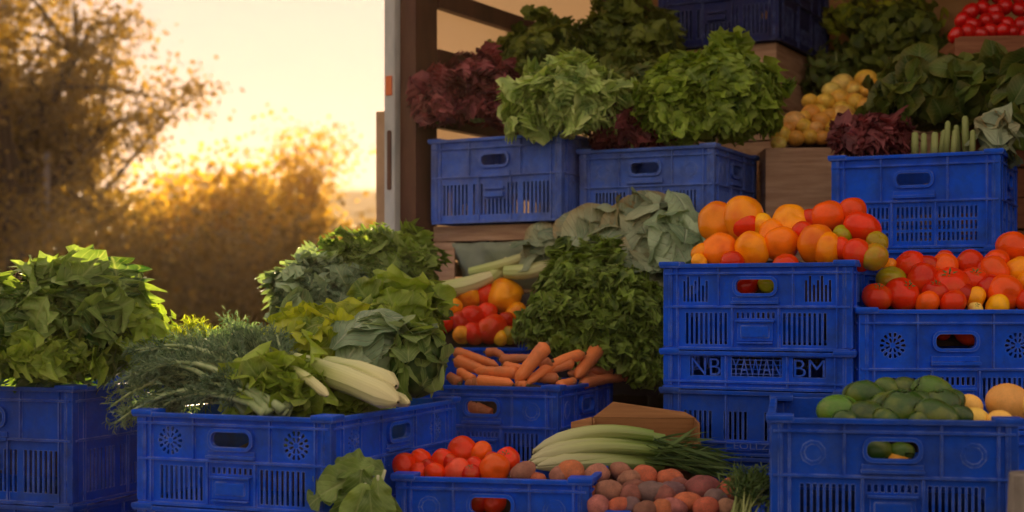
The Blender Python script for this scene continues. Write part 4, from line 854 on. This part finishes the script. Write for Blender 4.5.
def calyx_mesh():
    mb = MB(); 
    for k in range(6):
        a = 2 * math.pi * k / 6 + .2 * math.sin(k * 7); ln = .42 + .06 * math.sin(k * 3); w = .07; c, s = math.cos(a), math.sin(a); z0 = .70
        pts = [(.03, -w * .6, z0), (.03, w * .6, z0), (ln * .5, w, z0 + .06), (ln * .5, -w, z0 + .06), (ln, 0, z0 + .10 + .04 * math.sin(k))]
        mb.add([(x * c - y * s, x * s + y * c, z) for x, y, z in pts], [(0, 1, 2, 3), (3, 2, 4)], True)
    mb.tube([(0, 0, .66), (.01, 0, .80), (.04, .01, .93)], [.045, .035, .045], 7); return mb.mesh('calyx', 'calyx')
CAL = calyx_mesh()
ORD = ['first', 'second', 'third', 'fourth', 'fifth', 'sixth', 'seventh', 'eighth', 'ninth', 'tenth', 'eleventh', 'twelfth', 'thirteenth', 'fourteenth']
CW = dict(red=(.74, .035, .003), deep=(.48, .016, .003), vermilion=(.86, .09, .004), orange=(.97, .27, .004), amber=(1.0, .42, .008), yellow=(.98, .50, .01), olive=(.36, .30, .01), green=(.22, .34, .02), pink=(.74, .09, .03),
          tan=(.44, .18, .12), brown=(.28, .10, .07), rust=(.55, .15, .06), grey=(.20, .11, .11), gold=(1.0, .54, .07), pale=(1.0, .66, .16), mgreen=(.022, .075, .005), lgreen=(.07, .16, .010), melon=(.92, .55, .10), crimson=(.60, .008, .006), carrot=(.85, .24, .06), bcarrot=(.58, .18, .06))
CN = dict(deep='dark red', vermilion='orange-red', amber='golden orange', pale='pale yellow', gold='golden', mgreen='dark green', lgreen='light green', melon='yellow', grey='grey-brown', rust='rusty brown', crimson='bright red', tan='tan brown', carrot='orange', bcarrot='brownish', olive='olive green')
def produce(kind, name, cat, items, yfun, heap, group, seed=0, calyx=.0, rowgap=14, up=.6):
    """items: (px, py, radius px, colour[, kind]); each is one object"""
    rs = random.Random(seed); items = [tuple(i) for i in items]; its = sorted(items, key=lambda t: -t[1]); rows = []; 
    for t in its:
        if rows and rows[-1][0][1] - t[1] < rowgap: rows[-1].append(t)
        else: rows.append([t])
    for ri, row in enumerate(rows):
        row.sort(key=lambda t: t[0]); rw = 'front' if ri == 0 else ORD[ri]
        for ci, t in enumerate(row):
            px, py, rp, colr = t[:4]; kd = t[4] if len(t) > 4 else kind; y = yfun(px, py); p = at(px, py, y); r = rp * y / F
            o = bpy.data.objects.new(name, rs.choice(BALL[kd])); COL.objects.link(o); o.location = p
            k = {'mango': 1.18, 'potato': 1.04, 'goldpot': .97, 'melon': .95}.get(kd, 1.17); o.scale = (r * k,) * 3
            if kd in ('tomato', 'orange', 'radish', 'pepper'):
                o.rotation_euler = (rs.uniform(.2, 1.5) if rs.random() < up else rs.uniform(-2.6, -.5), rs.uniform(-.8, .8), rs.uniform(0, 6.28))
                if rs.random() < calyx:
                    o.rotation_euler = (rs.uniform(.35, 1.1), rs.uniform(-.5, .5), rs.uniform(-.4, .4)); c = bpy.data.objects.new('calyx', CAL); COL.objects.link(c); c.parent = o
            elif kd == 'mango': o.rotation_euler = (rs.uniform(-.4, .4), rs.uniform(-.45, .45), rs.uniform(-.5, .5) + (math.pi if rs.random() < .5 else 0))
            else: o.rotation_euler = (rs.uniform(-.5, .5), rs.uniform(-.5, .5), rs.uniform(-.9, .9))
            b = CW[colr]; j = rs.uniform(.85, 1.15); o.color = (min(1, b[0] * j), min(1, b[1] * j * rs.uniform(.8, 1.25)), b[2] * j, 1)
            cn = CN.get(colr, colr); nm = name.replace('_', ' ')
            if nm.split()[0] in cn or (cn == 'golden' and 'golden' in nm): cn = ''
            if len(row) == 1: where = f'alone in the {rw} row'
            elif ci == len(row) - 1: where = f'rightmost in the {rw} row'
            else: where = f'{ORD[ci]} from left in the {rw} row'
            tag(o, ' '.join(f'{cn} {nm}, {where} {heap}'.split()), cat, group)
def Z(lst, s, ox, oy, col=None): return [(ox + t[0] / s, oy + t[1] / s, t[2] / s) + tuple(t[3:]) for t in lst]
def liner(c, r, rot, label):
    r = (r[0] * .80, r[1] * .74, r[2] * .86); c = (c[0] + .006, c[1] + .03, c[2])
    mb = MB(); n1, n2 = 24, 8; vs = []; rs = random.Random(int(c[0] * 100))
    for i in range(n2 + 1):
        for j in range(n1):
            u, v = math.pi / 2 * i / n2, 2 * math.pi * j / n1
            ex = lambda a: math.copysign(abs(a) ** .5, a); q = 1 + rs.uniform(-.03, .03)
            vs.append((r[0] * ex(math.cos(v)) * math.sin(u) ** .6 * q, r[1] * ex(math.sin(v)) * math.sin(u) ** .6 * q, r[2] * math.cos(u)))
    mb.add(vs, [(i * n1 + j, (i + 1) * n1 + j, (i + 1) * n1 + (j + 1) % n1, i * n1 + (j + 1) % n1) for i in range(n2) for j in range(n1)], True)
    o = mb.build('packing_paper_or_added_liner', 'paper', None, c, (0, 0, -R(rot))); tag(o, label, 'packing paper', 'dark packing paper and added light-blocking liners inside the crates')
# orange and red fruits on the stack
E1 = [(248, 118, 66, 'orange'), (345, 112, 78, 'amber'), (410, 130, 40, 'amber'), (350, 135, 50, 'red', 'tomato'), (252, 220, 58, 'orange'), (372, 222, 60, 'orange'), (480, 198, 60, 'orange'), (515, 122, 64, 'amber'), (610, 200, 66, 'orange'), (650, 218, 54, 'orange'),
      (650, 103, 60, 'vermilion', 'tomato'), (735, 82, 50, 'vermilion', 'tomato'), (775, 140, 60, 'red', 'tomato'), (760, 238, 54, 'red', 'tomato'), (820, 245, 48, 'olive', 'tomato'), (180, 262, 27, 'amber'), (186, 228, 34, 'orange'), (590, 112, 38, 'red', 'tomato'), (705, 162, 33, 'olive', 'tomato'), (497, 275, 42, 'red', 'tomato'), (832, 190, 36, 'olive', 'tomato'), (300, 265, 40, 'red', 'tomato'), (445, 160, 46, 'orange'), (560, 160, 40, 'red', 'tomato'), (700, 215, 40, 'red', 'tomato')]
def front_y(x0, y0, x1, y1):
    def f(px):
        k = (px - 512) / F; m = (y1 - y0) / (x1 - x0); return (y0 - m * x0) / (1 - m * k)
    return f
fo = front_y(.341, 3.17, .715, 3.0)
produce('orange', 'tomato', 'tomato', Z(E1, 3.658, 650, 190), lambda px, py: fo(px) + .055 + max(0, 262 - py) * .0035, 'of the tall stack heap', 'orange and red tomatoes on the tall crate stack', 1, rowgap=11)
produce('tomato', 'tomato', 'tomato', Z([(350, 350, 46, 'deep'), (438, 345, 38, 'olive')], 3.658, 650, 190), lambda px, py: fo(px) + .05, 'seen through the stack crate handle', 'tomatoes seen through the crate handle of the stack', 2)
liner((-.98, 3.18, .72), (.19, .2, .19), 20, 'added dark liner blocking light inside the far left crate')  # added to stop brightness from behind showing through the slots
liner((-.42, 2.98, .72), (.2, .25, .12), 22, 'added dark liner blocking light inside the celery crate')  # added likewise to keep the slots of the celery crate dark
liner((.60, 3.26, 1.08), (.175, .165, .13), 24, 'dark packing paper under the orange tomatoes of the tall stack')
# right red tomatoes
E2 = [(75, 212, 37, 'red'), (143, 205, 43, 'red'), (213, 228, 31, 'vermilion'), (283, 228, 33, 'red'), (345, 214, 28, 'amber', 'orange'), (405, 238, 32, 'amber', 'orange'), (425, 202, 45, 'vermilion'), (488, 222, 30, 'red'), (345, 243, 18, 'pale'),
      (112, 165, 36, 'olive'), (197, 165, 43, 'red'), (275, 182, 49, 'red'), (340, 166, 34, 'red'), (395, 146, 42, 'vermilion'), (468, 142, 41, 'amber', 'orange'), (490, 180, 32, 'orange', 'orange'),
      (165, 125, 38, 'red'), (255, 132, 38, 'vermilion'), (330, 122, 37, 'red'), (402, 116, 33, 'vermilion'), (262, 106, 22, 'red'), (450, 78, 43, 'vermilion'), (108, 124, 18, 'orange'), (540, 205, 40, 'red'), (530, 150, 40, 'vermilion'), (520, 95, 40, 'red'), (235, 200, 34, 'deep'), (310, 205, 30, 'deep'), (380, 185, 34, 'deep'), (215, 130, 30, 'deep'), (370, 140, 30, 'deep')]
produce('tomato', 'tomato', 'tomato', Z(E2, 2.75, 850, 220), lambda px, py: 3.045 + max(0, 303 - py) * .0030, 'of the right heap', 'red tomatoes heaped on the right hand crate', 3, calyx=.42, rowgap=10)
produce('tomato', 'tomato', 'tomato', Z([(250, 302, 26, 'deep'), (322, 305, 36, 'red')], 2.75, 850, 220), lambda px, py: 3.05, 'seen through the right crate handle', 'tomatoes seen through the handle of the right crate', 4)
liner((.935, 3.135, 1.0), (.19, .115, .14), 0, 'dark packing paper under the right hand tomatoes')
# front tomatoes
E3 = [(345, 348, 45, 'red'), (400, 325, 39, 'red'), (478, 327, 38, 'red'), (550, 292, 48, 'red'), (615, 297, 38, 'vermilion'), (450, 370, 36, 'red'), (530, 362, 44, 'pink'), (600, 350, 36, 'red'), (665, 357, 50, 'vermilion'), (712, 322, 40, 'red'), (425, 355, 30, 'deep'), (580, 372, 32, 'deep'), (505, 335, 30, 'deep'), (655, 322, 26, 'deep'), (395, 365, 30, 'red')]
ft = front_y(-.218, 2.72, .14, 2.65)
produce('tomato', 'tomato', 'tomato', Z(E3, 3.605, 310, 370), lambda px, py: ft(px) + .045 + max(0, 474 - py) * .0036, 'of the low front crate', 'red tomatoes in the low front crate', 5, calyx=.08, rowgap=8)
produce('tomato', 'tomato', 'tomato', [(476, 500, 12, 'deep'), (494, 502, 11, 'red'), (469, 508, 5, 'amber')], lambda px, py: ft(px) + .05, 'seen through the front handle', 'tomatoes seen through the low front crate handle', 6)
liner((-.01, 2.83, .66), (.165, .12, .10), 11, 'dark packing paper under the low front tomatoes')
# potatoes: in the front crate's right end and the potato crate
E4 = [(300, 368, 42, 'tan'), (352, 392, 26, 'rust'), (470, 368, 46, 'rust'), (432, 382, 36, 'tan'), (565, 378, 42, 'tan'), (652, 365, 38, 'tan'), (610, 437, 48, 'tan'), (685, 392, 36, 'tan'), (738, 386, 46, 'rust'), (770, 445, 52, 'grey'), (830, 395, 42, 'rust'), (825, 442, 46, 'grey'), (690, 450, 40, 'brown'), (570, 488, 40, 'tan'), (690, 490, 36, 'grey'), (545, 440, 26, 'rust'), (640, 490, 36, 'rust'), (740, 505, 40, 'brown'), (800, 500, 38, 'rust'), (700, 425, 36, 'brown'), (520, 420, 26, 'grey'), (860, 420, 36, 'brown')]
E5 = [(140, 452, 43, 'brown'), (225, 452, 38, 'rust'), (100, 486, 32, 'rust'), (150, 502, 32, 'rust'), (205, 502, 28, 'tan'), (60, 500, 30, 'tan'), (175, 478, 30, 'grey'), (40, 470, 30, 'brown')]
pots = Z(E4, 3.604, 440, 370) + Z(E5, 2.667, 650, 320)
def ypot(px, py):
    return (ft(px) + .05 + max(0, 474 - py) * .004) if px < 572 else 2.60 + max(0, 512 - py) * .0055
produce('potato', 'potato', 'potato', pots, ypot, 'of the front potato heap', 'brown potatoes at the front', 7, rowgap=9)
liner((.36, 2.77, .64), (.12, .175, .10), 11, 'dark packing paper under the brown potatoes')
# golden potatoes
E6 = Z([(632, 348, 30), (690, 290, 36), (655, 310, 30), (725, 303, 25), (683, 335, 30), (583, 388, 30), (527, 415, 34), (480, 462, 32), (532, 472, 26), (473, 490, 23), (560, 432, 26), (620, 418, 33), (610, 382, 25), (580, 467, 26), (620, 470, 24), (668, 437, 33), (650, 397, 27), (700, 387, 31), (738, 350, 30), (580, 345, 25), (700, 415, 26), (740, 440, 28), (720, 470, 26), (660, 475, 26), (600, 440, 24), (505, 440, 22), (560, 400, 22)], 3.414, 640, 0) + \
     Z([(147, 258, 34), (75, 268, 29), (105, 285, 23), (150, 292, 22), (190, 285, 22), (240, 262, 20), (70, 372, 33), (110, 324, 26), (100, 388, 24), (65, 345, 22), (180, 318, 24), (145, 340, 26)], 3.2, 820, 0)
rs = random.Random(9); E6 = [(t[0], t[1], t[2] * 1.12) + (rs.choice(['gold', 'gold', 'pale', 'amber' if False else 'gold']),) for t in E6]
produce('goldpot', 'golden_potato', 'potato', E6, lambda px, py: 4.12 + max(0, 146 - py) * .0042, 'of the wooden box heap', 'golden potatoes heaped on the wooden box', 10, rowgap=10)
liner((.93, 4.26, 1.50), (.17, .08, .10), 2, 'dark packing paper under the golden potatoes')
# mangoes, melons
E7 = [(255, 172, 52, 'lgreen'), (358, 122, 52, 'mgreen'), (355, 187, 50, 'mgreen'), (430, 100, 40, 'lgreen'), (480, 168, 66, 'mgreen'), (495, 98, 38, 'mgreen'), (585, 112, 54, 'lgreen'), (612, 150, 50, 'mgreen'), (597, 194, 56, 'mgreen'), (640, 140, 42, 'mgreen'), (675, 185, 32, 'mgreen'), (420, 150, 40, 'lgreen'), (540, 150, 44, 'mgreen'), (290, 200, 32, 'mgreen'), (425, 200, 36, 'mgreen'), (540, 205, 36, 'mgreen')]
fm = front_y(.4469, 2.45, .815, 2.38)
produce('mango', 'mango', 'mango', Z(E7, 3.367, 760, 360), lambda px, py: fm(px) + .06 + max(0, 422 - py) * .0040, 'of the right front crate', 'green mangoes in the right front crate', 12, rowgap=9)
produce('mango', 'mango', 'mango', Z([(385, 305, 46, 'mgreen'), (478, 312, 34, 'lgreen'), (452, 342, 38, 'yellow')], 3.367, 760, 360), lambda px, py: fm(px) + .055, 'seen through the front crate handle', 'mangoes seen through the right front crate handle', 13)
produce('melon', 'yellow_melon', 'melon', Z([(706, 155, 42, 'melon'), (725, 203, 46, 'melon'), (835, 145, 70, 'melon'), (808, 210, 44, 'melon'), (905, 150, 46, 'melon')], 3.367, 760, 360), lambda px, py: fm(px) + .09 + max(0, 422 - py) * .0065, 'beside the green mangoes', 'yellow melons in the right front crate', 14, rowgap=9)
liner((.70, 2.66, .83), (.165, .22, .09), 11, 'dark packing paper under the green mangoes')
# radishes
rs = random.Random(21); E8 = []
for py, n, x0 in ((34, 9, 957), (22, 8, 963), (9, 7, 972), (-3, 6, 985)):
    for i in range(n): E8.append((x0 + i * 11.5 + rs.uniform(-2, 2), py + rs.uniform(-3, 3), rs.uniform(6.2, 8.2), 'crimson'))
produce('radish', 'radish', 'radish', E8, lambda px, py: 4.08 + max(0, 38 - py) * .0035, 'of the top right box', 'red radishes in the top right wooden box', 22, rowgap=7, calyx=.1)
liner((1.52, 4.22, 1.80), (.22, .14, .13), 6, 'dark packing paper under the radishes')
# yellow and red tomatoes, mid
E9 = [(40, 200, 32, 'amber'), (50, 250, 34, 'red', 'tomato'), (80, 197, 30, 'amber'), (132, 158, 38, 'amber'), (190, 150, 36, 'red', 'tomato'), (258, 158, 54, 'amber', 'pepper'), (293, 215, 35, 'amber'), (145, 228, 40, 'red', 'tomato'), (210, 270, 50, 'red', 'tomato'), (192, 215, 34, 'red', 'tomato'), (272, 292, 28, 'olive', 'tomato'), (260, 240, 28, 'deep', 'tomato'), (150, 285, 36, 'red', 'tomato'), (105, 245, 34, 'deep', 'tomato'), (240, 300, 26, 'amber'), (345, 190, 12, 'red', 'tomato'), (110, 290, 30, 'amber'), (310, 280, 34, 'red', 'tomato')]
produce('orange', 'tomato', 'tomato', Z(E9, 3.4125, 430, 250), lambda px, py: 3.86 + max(0, 345 - py) * .003, 'behind the carrots', 'yellow and red tomatoes behind the carrots', 23, rowgap=10, calyx=.15)
liner((-.11, 3.95, .90), (.165, .095, .16), 0, 'dark packing paper under the yellow and red tomatoes')
# carrots
def carrot(p0, p1, r, colr, label, bend=0., seed=0):
    rs = random.Random(seed); d = p1 - p0; ln = d.length; k = 16; pts = []; rad = []; side = d.cross(Vector((0, 1, 0))).normalized()
    for i in range(k):
        t = i / (k - 1); pts.append(d * t + side * bend * math.sin(math.pi * t) + Vector((rs.uniform(-1, 1), rs.uniform(-1, 1), rs.uniform(-1, 1))) * .0007)
        rad.append(r * (min(1, .35 + 9 * t) if t < .08 else 1) * (1 - .35 * t) * (1 if t < .88 else max(.12, 1 - (t - .88) * 7)) * (1 + .03 * math.sin(i * 2.3 + seed)))
    o = MB().tube(pts, rad, 14).build('carrot', 'carrot', None, p0); o.color = (*[c * random.Random(seed).uniform(.85, 1.15) for c in CW[colr]], 1)
    st = MB().tube([d.normalized() * -.006, d.normalized() * .004], [r * .28, r * .38], 8).build('crown', 'stem_dark', o)
    tag(o, label, 'carrot', 'carrots in the blue crate beside the kale')
CR = [((400, 322), (290, 452), 24, .03, 'carrot', 'carrot leaning up to the right in front of the kale', 0), ((578, 330), (498, 436), 24, .05, 'carrot', 'fat carrot leaning up at the right end of the pile', 0),
      ((525, 355), (325, 462), 18, .04, 'carrot', 'long curved carrot running under the fat leaning one', -.012), ((80, 345), (235, 396), 17, .10, 'carrot', 'carrot on top of the left end near the cabbage', 0),
      ((85, 376), (200, 418), 20, .07, 'carrot', 'carrot second from the top at the left end', 0), ((300, 420), (150, 412), 20, .045, 'carrot', 'level carrot crossing the left half of the pile', .0),
      ((160, 447), (285, 455), 20, .02, 'carrot', 'lowest level carrot along the rim at left', 0), ((190, 350), (260, 378), 14, .13, 'bcarrot', 'dark bent carrot at the back near the tomatoes', .01), ((240, 375), (350, 368), 17, .12, 'bcarrot', 'dark carrot lying level behind the leaning one', 0),
      ((250, 395), (335, 408), 15, .075, 'carrot', 'short carrot wedged above the level one', 0), ((490, 385), (350, 428), 16, .07, 'carrot', 'thin carrot behind the long curved one', 0),
      ((440, 464), (497, 444), 16, .02, 'carrot', 'short carrot at the rim between the two leaning ones', 0), ((515, 458), (668, 436), 18, .045, 'bcarrot', 'earthy carrot with curled tip along the right rim', .004), ((612, 415), (545, 410), 18, .08, 'bcarrot', 'stubby earthy carrot under the kale at right', 0),
      ((100, 455), (60, 425), 18, .03, 'bcarrot', 'leftmost stubby carrot at the cabbage leaves', 0), ((150, 448), (92, 408), 17, .045, 'carrot', 'short carrot leaning left at the left end', 0), ((170, 452), (120, 458), 17, .015, 'bcarrot', 'small stubby carrot at the rim on the left', 0),
      ((415, 380), (372, 395), 16, .10, 'bcarrot', 'dark carrot end behind the tall leaning carrot', 0), ((330, 462), (290, 458), 14, .015, 'carrot', 'carrot tip at the rim below the leaning carrot', 0), ((660, 440), (702, 410), 13, .04, 'bcarrot', 'knobbly carrot tip curling up at the far right', .004),
      ((590, 440), (470, 420), 17, .10, 'bcarrot', 'hidden earthy carrot under the fat leaning carrot', 0), ((440, 440), (300, 430), 18, .10, 'bcarrot', 'shaded carrot under the long curved carrot', 0)]
fc = front_y(-.24, 3.389, .103, 3.25)
for i, (a, b, r, dy, colr, lab, bend) in enumerate(CR):
    ax, ay, bx, by = 430 + a[0] / 3.4125, 250 + a[1] / 3.4125, 430 + b[0] / 3.4125, 250 + b[1] / 3.4125
    def yy(px, py):
        base = fc(px) if px < 557 else 3.25 + (px - 557) * .0042
        return base + .035 + dy * .8 + max(0, 384 - py) * .001
    ya, yb = yy(ax, ay), yy(bx, by); carrot(at(ax, ay, ya), at(bx, by, yb), r * ya / F / 3.4125 * 1.2, colr, lab, bend, i)
for i, (px, py) in enumerate([(462, 410), (473, 408), (484, 411)]):
    carrot(at(px - 9, py - 3, 3.37), at(px + 9, py + 3, 3.36), .017, 'bcarrot', ['left', 'middle', 'right'][i] + ' carrot seen through the handle of the carrot crate', 0, 40 + i)
liner((-.01, 3.48, .80), (.145, .165, .11), 22, 'dark packing paper under the carrots')
# ------------------------------------------------------------------ ground, hills, background
gm = MB(); gm.add([(-250, -55, 0), (250, -55, 0), (250, 250, 0), (-250, 250, 0)], [(0, 1, 2, 3)]); g = gm.build('ground', 'field'); tag(g, 'dry grassy ground around the stall', None, None, 'structure')
pv = MB(); pv.add([(-4, -6, .004), (6, -6, .004), (6, 7, .004), (-4, 7, .004)], [(0, 1, 2, 3)]); tag(pv.build('pavement', 'ground'), 'dusty grey paving under the stall', None, None, 'structure')
hm = MB(); n = 60; vs = []
for i in range(n + 1):
    x = -190 + 330 * i / n; h = 14.0 + 1.6 * math.sin(i * .16 + 1.2) + .8 * math.sin(i * .5)
    h *= min(1, (n - i) / 8) if i > n - 8 else 1
    for (dy, q) in ((-50, 0), (-28, .45), (-12, .85), (0, 1), (25, .9), (60, 0)): vs.append((x, 160 + dy, max(-.5, h * q - (.5 if q == 0 else 0))))
hm.add(vs, [(i * 6 + j, (i + 1) * 6 + j, (i + 1) * 6 + j + 1, i * 6 + j + 1) for i in range(n) for j in range(5)], True); hh_ = hm.build('hills', 'hill'); tag(hh_, 'long low wooded hill on the horizon', None, None, 'structure')
def tree(loc, height, crown, trunk_r, n, mat, label, seed, name='tree', group='trees behind the market', L=(.09, .16), lean=0, spread=1.0, clump=.35, nlimb=9, low=.35, extra=()):
    rs = random.Random(seed); rng = np.random.default_rng(seed); o = empty(name, loc); tag(o, label, 'tree', group)
    tb_ = MB(); tips = []; lh = height * low
    trunk = [Vector((lean * (i / 5) ** 1.5 + rs.uniform(-.03, .03), rs.uniform(-.05, .05), lh * 1.5 * i / 5)) for i in range(6)]
    tb_.tube(trunk, [trunk_r * (1 - .1 * i) for i in range(6)], 10); top = trunk[-1]
    limbs = []
    for k in range(nlimb):
        st = trunk[rs.randint(3, 5)]; a = 2 * math.pi * k / nlimb + rs.uniform(-.3, .3); q = rs.uniform(.55, 1) * spread; e = Vector((crown[0] * q * math.cos(a) + lean, crown[1] * q * math.sin(a), rs.uniform(lh * .9, height * .95)))
        mid = st.lerp(e, .5) + Vector((0, 0, .12 * height * rs.random())); pts = [st, st.lerp(mid, .6), mid, mid.lerp(e, .5), e]; tb_.tube(pts, [trunk_r * f_ for f_ in (.5, .38, .28, .18, .07)], 7); limbs.append(pts); tips.append(e); tips.append(mid.lerp(e, .5))
        for z in range(5):
            s2 = pts[rs.randint(1, 3)]; e2 = s2 + Vector((rs.gauss(0, crown[0] * .34), rs.gauss(0, crown[1] * .34), rs.uniform(-.1, .3) * height)); e2.z = min(e2.z, height); m2 = s2.lerp(e2, .5) + Vector((0, 0, .06)); tb_.tube([s2, m2, e2], [trunk_r * .17, trunk_r * .10, trunk_r * .03], 5); tips += [e2, m2]
    tb_.build('trunk', 'bark', o)
    tips = np.array([tuple(t) for t in tips] + [tuple(t) for t in extra]); idx = rng.integers(0, len(tips), n); sc = rng.uniform(.5, 1.3, len(tips)); p = tips[idx] + rng.normal(size=(n, 3)) * clump * sc[idx][:, None] * np.array([1, 1, .75])
    k = p[:, 2] > .05; p = p[k]; n = len(p); Ls = rng.uniform(L[0], L[1], n)
    npmesh('crown', [leafarr(p, rng.normal(size=(n, 3)), rng.normal(size=(n, 3)), Ls, Ls * .38, rng, curl=.2, cup=.1, ruf=0, shape='oval', nu=3, nv=3)], mat, o)
    return o
tree((-5.0, 14.5, 0), 4.9, (1.75, 1.5), .19, 24000, 'amber_leaf', 'large spreading tree at left with visible dark limbs', 101, nlimb=13, low=.36, clump=.21, L=(.045, .085))
tree((-6.3, 15.5, 0), 4.6, (1.5, 1.4), .17, 18000, 'amber_leaf', 'tree cut by the left edge of the photo', 102, nlimb=10, low=.34, clump=.22, L=(.045, .085))
tree((-3.6, 22, 0), 3.7, (1.0, 1.0), .07, 10000, 'gold_leaf', 'golden backlit tree in the middle of the background', 103, nlimb=9, low=.3, clump=.25, L=(.055, .10))
tree((-4.9, 21, 0), 3.0, (1.1, 1.0), .07, 11000, 'gold_leaf', 'lower golden tree left of the middle background tree', 104, nlimb=9, low=.2, clump=.3, L=(.055, .10))
def bush(x, y, w, h, n, mat, lab, seed):
    rng = np.random.default_rng(seed); o = empty('bush', (x, y, 0)); tag(o, lab, 'bush', 'bushes behind the market stall'); rs = random.Random(seed)
    c = [(rs.uniform(-w, w) * .8, rs.uniform(-.5, .5) * w, rs.uniform(.2, .8) * h) for _ in range(16)]; p = np.array(c)[rng.integers(0, 16, n)] + rng.normal(size=(n, 3)) * np.array([w * .25, w * .25, h * .15]); p = p[p[:, 2] > .03]; n = len(p); Ls = rng.uniform(.07, .12, n)
    npmesh('foliage', [leafarr(p, rng.normal(size=(n, 3)), rng.normal(size=(n, 3)), Ls, Ls * .42, rng, curl=.2, cup=.1, ruf=0, shape='oval', nu=3, nv=3)], mat, o)
    sb = MB()
    for q in c[:8]: sb.tube([(q[0] * .2, q[1] * .2, 0), (q[0] * .6, q[1] * .6, q[2] * .5), q], [.035, .025, .01], 6)
    sb.build('stems', 'bark', o)
bush(-6.6, 17.5, 1.3, 2.3, 12000, 'olive_leaf', 'broad olive bush below the left edge tree', 201)
bush(-4.9, 17.0, 1.3, 2.5, 14000, 'olive_leaf', 'broad olive brown bush below the large tree', 202)
bush(-3.3, 17.5, 1.2, 2.2, 12000, 'amber_leaf', 'amber bush between the large tree and the golden trees', 203)
bush(-2.0, 19.0, 1.0, 2.0, 10000, 'amber_leaf', 'amber bush at the right beside the truck', 204)
bush(-4.1, 19.5, 1.3, 2.7, 12000, 'gold_leaf', 'golden bush just behind the amber bushes', 205)
bush(-2.6, 27, 1.0, 1.9, 4000, 'gold_leaf', 'small far golden bush below the hill line', 206)
# thin pole and small far houses
pl = MB().tube([(0, 0, 0), (0, 0, 1.3), (0, 0, 2.55)], [.035, .032, .03], 10).build('pole', 'wood_grey', None, ((47 - 512) / F * 14, 14.0, 0)); tag(pl, 'thin grey pole standing in front of the large tree', 'pole')
def house(x, y, w, d, h, lab):
    o = empty('house', (x, y, 0)); tag(o, lab, 'house', 'small far houses among the trees')
    MB().box(-w / 2, w / 2, -d / 2, d / 2, 0, h).build('wall', 'plaster', o)
    MB().add([(-w / 2 - .3, -d / 2 - .3, h), (w / 2 + .3, -d / 2 - .3, h), (w / 2 + .3, d / 2 + .3, h), (-w / 2 - .3, d / 2 + .3, h), (-w / 2 - .3, 0, h + w * .22), (w / 2 + .3, 0, h + w * .22)], [(0, 1, 5, 4), (2, 3, 4, 5), (0, 4, 3), (1, 2, 5), (3, 2, 1, 0)]).build('roof', 'tile', o)
    for k in (-.25, .25): MB().box(k * w - .35, k * w + .35, -d / 2 - .02, -d / 2 + .01, h * .5, h * .5 + 1.1).build('window', 'dark_metal', o)
house(-19.5, 90, 4.2, 5, 8.2, 'pale pink far house between the large tree and golden trees'); house(-17, 50, 3, 4, 3.4, 'tiny pale house seen through the trees at far left')
# ------------------------------------------------------------------ haze
HAZE = 0.00055
if HAZE:
    hz_ = MB().box(-260, 260, -60, 260, -1.0, 18).build('haze', 'dark_metal'); hm_ = bpy.data.materials.new('haze'); hm_.use_nodes = True; nt = hm_.node_tree; nt.nodes.remove(nt.nodes['Principled BSDF'])
    v = nt.nodes.new('ShaderNodeVolumePrincipled'); v.inputs['Color'].default_value = (.92, .68, .48, 1); v.inputs['Density'].default_value = HAZE; v.inputs['Anisotropy'].default_value = .55
    nt.links.new(v.outputs[0], nt.nodes['Material Output'].inputs['Volume']); hz_.data.materials[0] = hm_; tag(hz_, 'warm evening haze over the fields', None, None, 'stuff')
